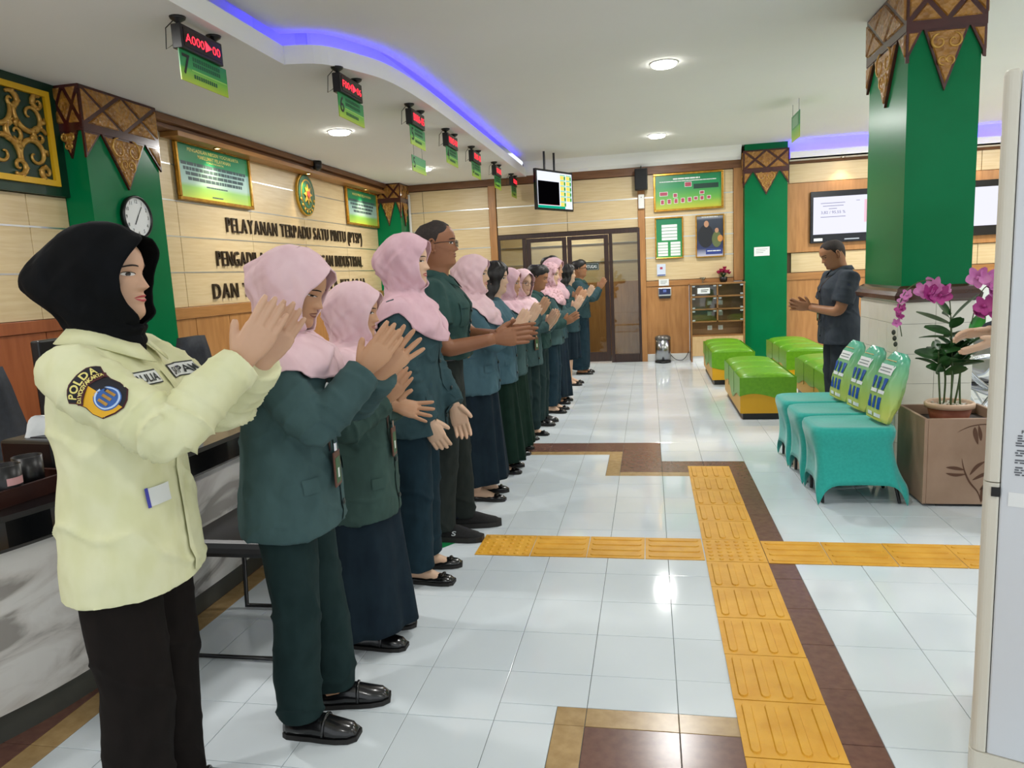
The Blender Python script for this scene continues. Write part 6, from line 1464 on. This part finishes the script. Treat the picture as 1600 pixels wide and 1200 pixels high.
def sleeve_patch(nm, m, poly, lift, par=jk):
    """flat emblem piece laid on the sleeve; poly in (across, along) metres, fan triangulated on a grid of rays"""
    vv = []; ctr = (sum(q[0] for q in poly)/len(poly), sum(q[1] for q in poly)/len(poly)); n_ = len(poly); rgs = []
    for s_ in (0.02, .35, .7, 1.):
        for q in poly:
            a_, b_ = ctr[0]+(q[0]-ctr[0])*s_, ctr[1]+(q[1]-ctr[1])*s_
            o_ = p0+ax0*b_; d_ = (out0-sd0*(a_/.075)).normalized(); h_ = bv.ray_cast(o_, d_)[0]; vv.append((h_ if h_ is not None else o_+d_*.07)+d_*lift)
    ff = [(r*n_+i, r*n_+(i+1) % n_, (r+1)*n_+(i+1) % n_, (r+1)*n_+i) for r in range(3) for i in range(n_)]+[tuple(range(n_-1, -1, -1))]
    return link(nm, mesh(nm, vv, ff, True), par, m)
def arc_band(r0, r1, a0, a1, cy, n_=12):
    return [(r1*math.sin(a), cy-r1*math.cos(a)) for a in np.linspace(a0, a1, n_)]+[(r0*math.sin(a), cy-r0*math.cos(a)) for a in np.linspace(a1, a0, n_)]
sgn = 1
def sp(nm, m, poly, lift): return sleeve_patch(nm, m, poly, lift)
sp('shoulder_patch', M_pbr, arc_band(.078, .106, -.62, .62, .045), .003); sp('shoulder_patch', M_pbk, arc_band(.081, .103, -.58, .58, .045), .0042)
shield = [(-.052, -.030), (-.03, -.036), (0, -.040), (.03, -.036), (.052, -.030), (.048, -.005), (.056, .015), (.048, .042), (.02, .060), (0, .066), (-.02, .060), (-.048, .042), (-.056, .015), (-.048, -.005)]
sp('arm_badge', M_pbr, shield, .003); hl = [(0, -.030), (0, .0625), (.018, .057), (.044, .040), (.0515, .0155), (.044, -.003), (.047, -.0255), (.028, -.030)]
sp('arm_badge', M_pye, [(-a, b) for a, b in hl], .0045); sp('arm_badge', M_pbk, hl[::-1], .0045)
sp('badge_ring', M_pbl, [(.029*math.cos(a), .024+.029*math.sin(a)) for a in np.linspace(0, 2*PI, 25)[:-1]], .0055); sp('badge_ring', M_plb, [(.0265*math.cos(a), .024+.0265*math.sin(a)) for a in np.linspace(0, 2*PI, 25)[:-1]], .0065); sp('badge_disc', M_pbl, [(.0225*math.cos(a), .024+.0225*math.sin(a)) for a in np.linspace(0, 2*PI, 25)[:-1]], .0075)
for q in (-.012, 0, .012): sp('badge_tower', M_goldrel, [(q-.003, .012), (q+.003, .012), (q+.003, .036), (q-.003, .036)], .0085)
def sleeve_text(body, m, r, cy, h_, span, lift):
    adv = []; tot = 0
    for ch in body:
        if ch == ' ': tot += .35; continue
        me, mn, mx = text_mesh(ch, 1., 0, 1., .03); adv.append((me, mn, mx, tot)); tot += mx[0]-mn[0]+.14
    for me, mn, mx, o_ in adv:
        w_ = mx[0]-mn[0]; a = (o_+w_/2-tot/2)/tot*span
        c_ = np.empty(len(me.vertices)*3); me.vertices.foreach_get('co', c_); c_ = c_.reshape(-1, 3); vv = []
        for q in c_:
            u_, v_ = (q[0]-mn[0]-w_/2)*h_/.72, (q[1]-.36)*h_/.72; rr = r+v_; aa = a+u_/r; a_, b_ = rr*math.sin(aa), cy-rr*math.cos(aa)
            oo = p0+ax0*b_; d_ = (out0-sd0*(a_/.075)).normalized(); hh = bv.ray_cast(oo, d_)[0]; vv.append((hh if hh is not None else oo+d_*.07)+d_*lift)
        link('patch_letter', mesh('patch_letter', vv, [tuple(f.vertices) for f in me.polygons]), jk, m)
sp('badge_band', M_pbr, arc_band(.069, .082, -.66, .66, .045), .0058)
sleeve_text('POLDA', M_gold_ink, .092, .045, .017, .95, .0055); sleeve_text('D.I.YOGYAKARTA', M_gold_ink, .0755, .045, .0085, 1.12, .0072)
nm_w = mat('name_tape_white', 'd9dcda', rough=.6)
front_decal(bv, k, -.110, -.014, 1.222, 1.256, 'name_tape_edge', M_ink, jk, .0035, 20, 8, ang=-.1, x0=.0); t1 = front_decal(bv, k, -.107, -.017, 1.225, 1.253, 'name_tape', nm_w, jk, .0050, 20, 8, ang=-.1)
front_decal(bv, k, .024, .122, 1.222, 1.258, 'name_tape_edge', M_ink, jk, .0035, 20, 8, ang=.1); front_decal(bv, k, .027, .119, 1.225, 1.255, 'name_tape', nm_w, jk, .0050, 20, 8, ang=.1)
def front_text(body, y0, y1, z, h_, ang_, lift):
    me, mn, mx = text_mesh(body, 1., 0, 1., .02); c_ = np.empty(len(me.vertices)*3); me.vertices.foreach_get('co', c_); c_ = c_.reshape(-1, 3); d_ = Vector((math.cos(ang_), math.sin(ang_), 0)); vv = []
    for q in c_:
        yy = lerp(y0, y1, (q[0]-mn[0])/(mx[0]-mn[0])); zz_ = z+(q[1]-(mn[1]+mx[1])/2)/(mx[1]-mn[1])*h_; hh = bv.ray_cast(Vector((0, yy*k, zz_*k)), d_)[0]; vv.append((hh if hh is not None else Vector((.1, yy*k, zz_*k)))+d_*lift)
    link('tape_lettering', mesh('tape_lettering', vv, [tuple(f.vertices) for f in me.polygons]), jk, M_ink)
front_text('AULIA', -.101, -.023, 1.239, .019, -.1, .0072); front_text('SATPAM', .032, .114, 1.240, .020, .1, .0072)
front_decal(bv, k, -.008, .014, .72, 1.25, 'placket', SEC, jk, .006, 4, 18)
bd = front_decal(bv, k, -.10, -.03, .93, .975, 'id_badge', nm_w, jk, .006, 4, 3, ang=-.2); front_decal(bv, k, -.104, -.096, .928, .977, 'id_badge_edge', mat('badge_blue', '3438a0', rough=.4), jk, .007, 2, 3, ang=-.2)
# collar pin
cp = Vector((.062, -.075, 1.305))*k; MB().lathe([(.013, 0), (.013, .003), (.002, .004)], 16, frame(cp, (.7, .7, 0), (-.2, .2, 1))).build('collar_pin', M_chrome, jk)
# 2 ------------------------------------------------------------------------------
r2 = person('woman in pink headscarf and teal jacket with loafers, hands raised in front of her face', -1.14, 2.08, .15, 1.575, skin=SK_tan, head=(-.12, .38, 0), wr=(-.855, 2.06, 1.185), wl=(-.835, 2.15, 1.165), fr=(.56, .26, .72), fl=(.60, .30, .64), nr=(-.45, .88, -.05), nl=(.45, -.88, .05), hintr=(-.2, -.35, -.9), hintl=(-.1, .4, -.9), world=True, hk=('clap', 'open'),
    top=JK, hem=.70, fat=1.06, sr=(.078, .068, .062), voxel=.008, seed=5, lip=LIPd, lo=False, scarf=HJ_pink, sargs=dict(brim=.018, hem_f=-.30, hem_b=-.42, hem_s=-.25, back=.035), lower=('trousers', TRg, dict(r=(.100, .080, .077), hem=.07)), shoe='loafer', feet=((.0, .0), (.06, 0)), card=.90, down=.8)
person('short woman in pink headscarf, green jacket and long navy skirt, one palm open', -1.15, 2.64, .12, 1.445, skin=SK_tan, head=(.05, .12, 0), wr=(-1.0, 2.58, 1.0), wl=(-1.0, 2.69, .96), fr=(.62, .15, .72), fl=(.88, .25, -.25), nr=(-.3, .9, -.2), nl=(.45, -.75, .48), world=True, hk=('clap', 'open'), hintr=(-.3, -.5, -.8), hintl=(-.2, .5, -.8),
    top=JK2, hem=.60, fat=1.10, sr=(.078, .068, .060), voxel=.008, seed=8, lo=False, scarf=HJ_pink, sargs=dict(brim=.02, hem_f=-.30, wid=1.05), lower=('skirt', SKn, dict(rx=.20, ry=.24, hem=.09, folds=7)), shoe='loafer', card=.93)
person('tall woman in pink headscarf and deep teal jacket, hands lowered at her hips', -1.13, 3.27, .08, 1.65, skin=SK_light, head=(.0, .02, 0), wr=(-1.01, 3.14, .80), wl=(-.93, 3.31, .84), fr=(.35, .25, -.9), fl=(.30, -.05, -.95), nr=(-.2, .95, 0), nl=(.1, -.95, 0), world=True, hk=('relax', 'relax'), hintr=(-.9, -.4, 0), hintl=(-.95, .12, 0),
    top=JK3, hem=.71, fat=1.05, sr=(.076, .066, .058), voxel=.008, seed=11, lip=LIPr, down=.5, lo=False, scarf=HJ_pink2, sargs=dict(brim=.018, hem_f=-.36, hem_s=-.225, back=.03, amax=1.0), lower=('trousers', TRn, dict(r=(.104, .088, .09), hem=.075)), shoe='flat')
root, P, jk, bv, _, k = r2
for yy, zz_, m_, rr in ((.055, 1.165, M_pye, .020), (-.06, 1.16, M_paper, .013), (-.04, 1.15, M_paper, .010)):
    h_ = bv.ray_cast(Vector((0, yy*k, zz_*k)), Vector((1, 0, 0)))[0]
    if h_ is not None: MB().lathe([(rr, 0), (rr, .004), (rr*.5, .006)], 18, frame(h_+Vector((.002, 0, 0)), (0, 1, 0), (.25, 0, 1))).build('lapel_pin', m_, jk, smooth=False)
# 5 man --------------------------------------------------------------------------
r5 = person('man with glasses in a short sleeved teal shirt and belt clapping', -1.14, 3.84, .1, 1.755, fem=False, skin=SK_dark, head=(.05, -.02, 0), wr=(-.80, 3.70, 1.125), wl=(-.79, 3.82, 1.13), fr=(.93, .28, .06), fl=(.95, .05, .10), nr=(-.2, .97, 0), nl=(.1, -.97, 0), world=True, hintr=(-.6, -.2, -.75), hintl=(-.5, .5, -.7),
    top=SHm, hem=.93, fat=1.08, short=.62, sr=(.080, .068, .06), voxel=.009, seed=14, lip=LIPd, lo=False, hair='short', spec=('crop', 'glasses'), lower=('trousers', TRd, dict(r=(.108, .082, .078), waist=.985, hem=.06)), shoe='sneaker', shoem=M_suede, collar=SHm, pocket=False, topname='shirt', feet=((-.02, 0), (.05, .02)), hand_size=1.08)
root, P, jk, bv, _, k = r5
front_decal(bv, k, -.12, -.04, 1.09, 1.20, 'chest_pocket', SHm, jk, .005, 6, 5, ang=-.2); front_decal(bv, k, -.125, -.035, 1.175, 1.205, 'pocket_flap', SHm, jk, .009, 6, 3, ang=-.2)
bl = MB().loft([[(-.003+.139*math.cos(a), .180*math.sin(a), z) for a in np.linspace(0, 2*PI, 33)[:-1]] for z in (.925, .965)]); person_obj('belt', np.array(bl.v)*k, bl.f, M_leather, root); MB().box(.136*k, .146*k, -.035, .035, .922*k, .968*k).build('belt_buckle', M_frame, root, bevel=.004)
me, mn, mx = text_mesh('S', 1., 0., 1., .02); sc_ = .034; sv = [(.02+(v.co.x-mn[0])*sc_*1.5+.25*(v.co.y-mn[1])*sc_, -.1365-.0-.02*(0), .036+(v.co.y-mn[1])*sc_) for v in me.vertices]
person_obj('shoe_logo', np.array(sv)*k, [tuple(f.vertices) for f in me.polygons], M_alu, [c for c in root.children if c.name.startswith('shoe')][0], smooth=False)
# far half of the line -------------------------------------------------------------
person('smiling woman in pink headscarf and long blue teal jacket behind the man with glasses', -1.12, 4.54, .08, 1.575, skin=SK_light, head=(.0, .02, 0), top=JK4, hem=.72, fat=1.05, seed=17, smile=1., lip=LIPr, scarf=HJ_pink, sargs=dict(brim=.016), lower=('skirt', SKn, dict(rx=.19, ry=.2, hem=.13)), voxel=.012)
person('woman with long black hair and blue grey jacket over a bottle green skirt', -1.12, 5.18, .05, 1.54, skin=SK_light, head=(-.05, .05, 0), top=JK4, hem=.70, fat=1.08, seed=19, hair='long', lower=('skirt', SKg, dict(rx=.2, ry=.22, hem=.09, folds=11)), voxel=.012, wr=(.26, -.03, 1.14), wl=(.26, .03, 1.14))
person('woman in mauve headscarf with hands held high, next to the black haired woman', -1.13, 5.74, .0, 1.495, skin=SK_tan, head=(-.05, .1, 0), top=JK, hem=.70, fat=1.05, seed=23, scarf=HJ_pink2, lower=('skirt', SKg, dict(rx=.2, ry=.22, hem=.08, folds=11)), voxel=.012, wr=(.27, -.03, 1.20), wl=(.27, .03, 1.20))
person('woman with glasses in pink headscarf turned towards the camera', -1.10, 6.30, -.35, 1.485, skin=SK_light, head=(-.35, .1, 0), top=JK, hem=.70, fat=1.05, seed=29, smile=.5, scarf=HJ_pink, spec=('glasses',), lower=('trousers', TRg, dict(r=(.11, .1, .1))), voxel=.012, card=.92, wr=(.28, -.03, 1.08), wl=(.28, .03, 1.08))
person('young man with thick black hair in a green shirt looking down', -1.08, 6.86, -.05, 1.53, fem=False, skin=SK_brown, head=(-.05, .25, 0), top=SHm, hem=.78, fat=1.02, seed=31, hair='short', lip=LIPd, lower=('trousers', TRg, dict(r=(.115, .105, .105))), collar=SHm, voxel=.012, shoe='loafer', topname='shirt', wr=(.30, -.03, 1.02), wl=(.30, .03, 1.02), fr=(.85, 0, .5))
person('woman in a patterned pink headscarf beyond the young man', -1.03, 7.48, -.05, 1.545, skin=SK_light, head=(-.1, .1, 0), top=JK, hem=.74, seed=37, scarf=HJ_pat, lower=('trousers', TRn, dict(r=(.11, .1, .1), hem=.08)), voxel=.013)
person('tall woman in plain mauve headscarf in the far half of the line', -1.05, 8.0, -.05, 1.60, skin=SK_tan, head=(-.1, .05, 0), top=JK3, hem=.72, seed=41, smile=.5, scarf=HJ_pink2, lower=('skirt', SKn, dict(rx=.18, ry=.2, hem=.09)), voxel=.013)
person('dark haired man in white sneakers standing back behind the tall woman', -1.15, 8.62, -.05, 1.63, fem=False, skin=SK_brown, top=SHm, hem=.80, seed=43, hair='short', lower=('trousers', TRg, dict(r=(.11, .1, .1))), collar=SHm, voxel=.013, shoe='sneaker', shoem=mat('white_sneaker', 'd9d9d4', rough=.6), topname='shirt')
person('woman with black hair and bare legs in a knee length skirt near the end', -1.03, 9.3, -.05, 1.53, skin=SK_light, top=JK3, hem=.72, seed=47, hair='long', lower=('skirt', SKn, dict(rx=.16, ry=.19, hem=.36)), voxel=.013, wr=(.26, -.03, 1.18), wl=(.26, .03, 1.18))
person('man with glasses raising his hands at the far end of the line', -.97, 10.3, -.05, 1.595, fem=False, skin=SK_brown, top=JK3, hem=.80, seed=53, hair='short', spec=('glasses',), lower=('trousers', TRn, dict(r=(.125, .12, .125), hem=.07)), voxel=.013, collar=SHm, wr=(.28, -.04, 1.20), wl=(.28, .04, 1.20), topname='shirt', shoe='flat')
# right side -------------------------------------------------------------------------
GR = cloth('slate_shirt', '3a4048', '42484f'); GRt = cloth('slate_trousers', '2a2f35', '31363c')
person('man in a slate grey short sleeved shirt looking down at his hands by the benches', 1.60, 6.62, PI+.10, 1.63, fem=False, skin=SK_brown, head=(.1, .42, 0), wr=(.26, -.05, 1.045), wl=(.26, .04, 1.03), fr=(.95, .12, .10), fl=(.95, -.1, .2), nr=(0, .9, .3), nl=(0, -.9, .3), hintr=(-.5, -.6, -.6), hintl=(-.5, .6, -.6), hk=('relax', 'open'),
    top=GR, hem=.72, fat=1.08, short=.72, sr=(.088, .07, .06), voxel=.010, seed=61, lip=LIPd, lo=False, hair='short', spec=('crop',), lower=('trousers', GRt, dict(r=(.11, .092, .09))), collar=GR, shoe='loafer', topname='shirt', group='people apart from the line', card=.97, down=.9)
person('person behind the standing air conditioner with only clapping hands in view', 1.98, 3.92, PI-.05, 1.66, fem=False, skin=SK_light, wr=(1.665, 3.99, 1.055), wl=(1.66, 3.88, 1.02), fr=(-.93, .1, -.1), fl=(-.95, .05, -.35), nr=(0, -.6, -.8), nl=(-.1, .5, .85), world=True, hk=('relax', 'clap'), top=GR, hem=.75, seed=67, hair='short', lower=('trousers', GRt, dict()), collar=GR, shoe='loafer', voxel=.012, topname='shirt', group='people apart from the line')
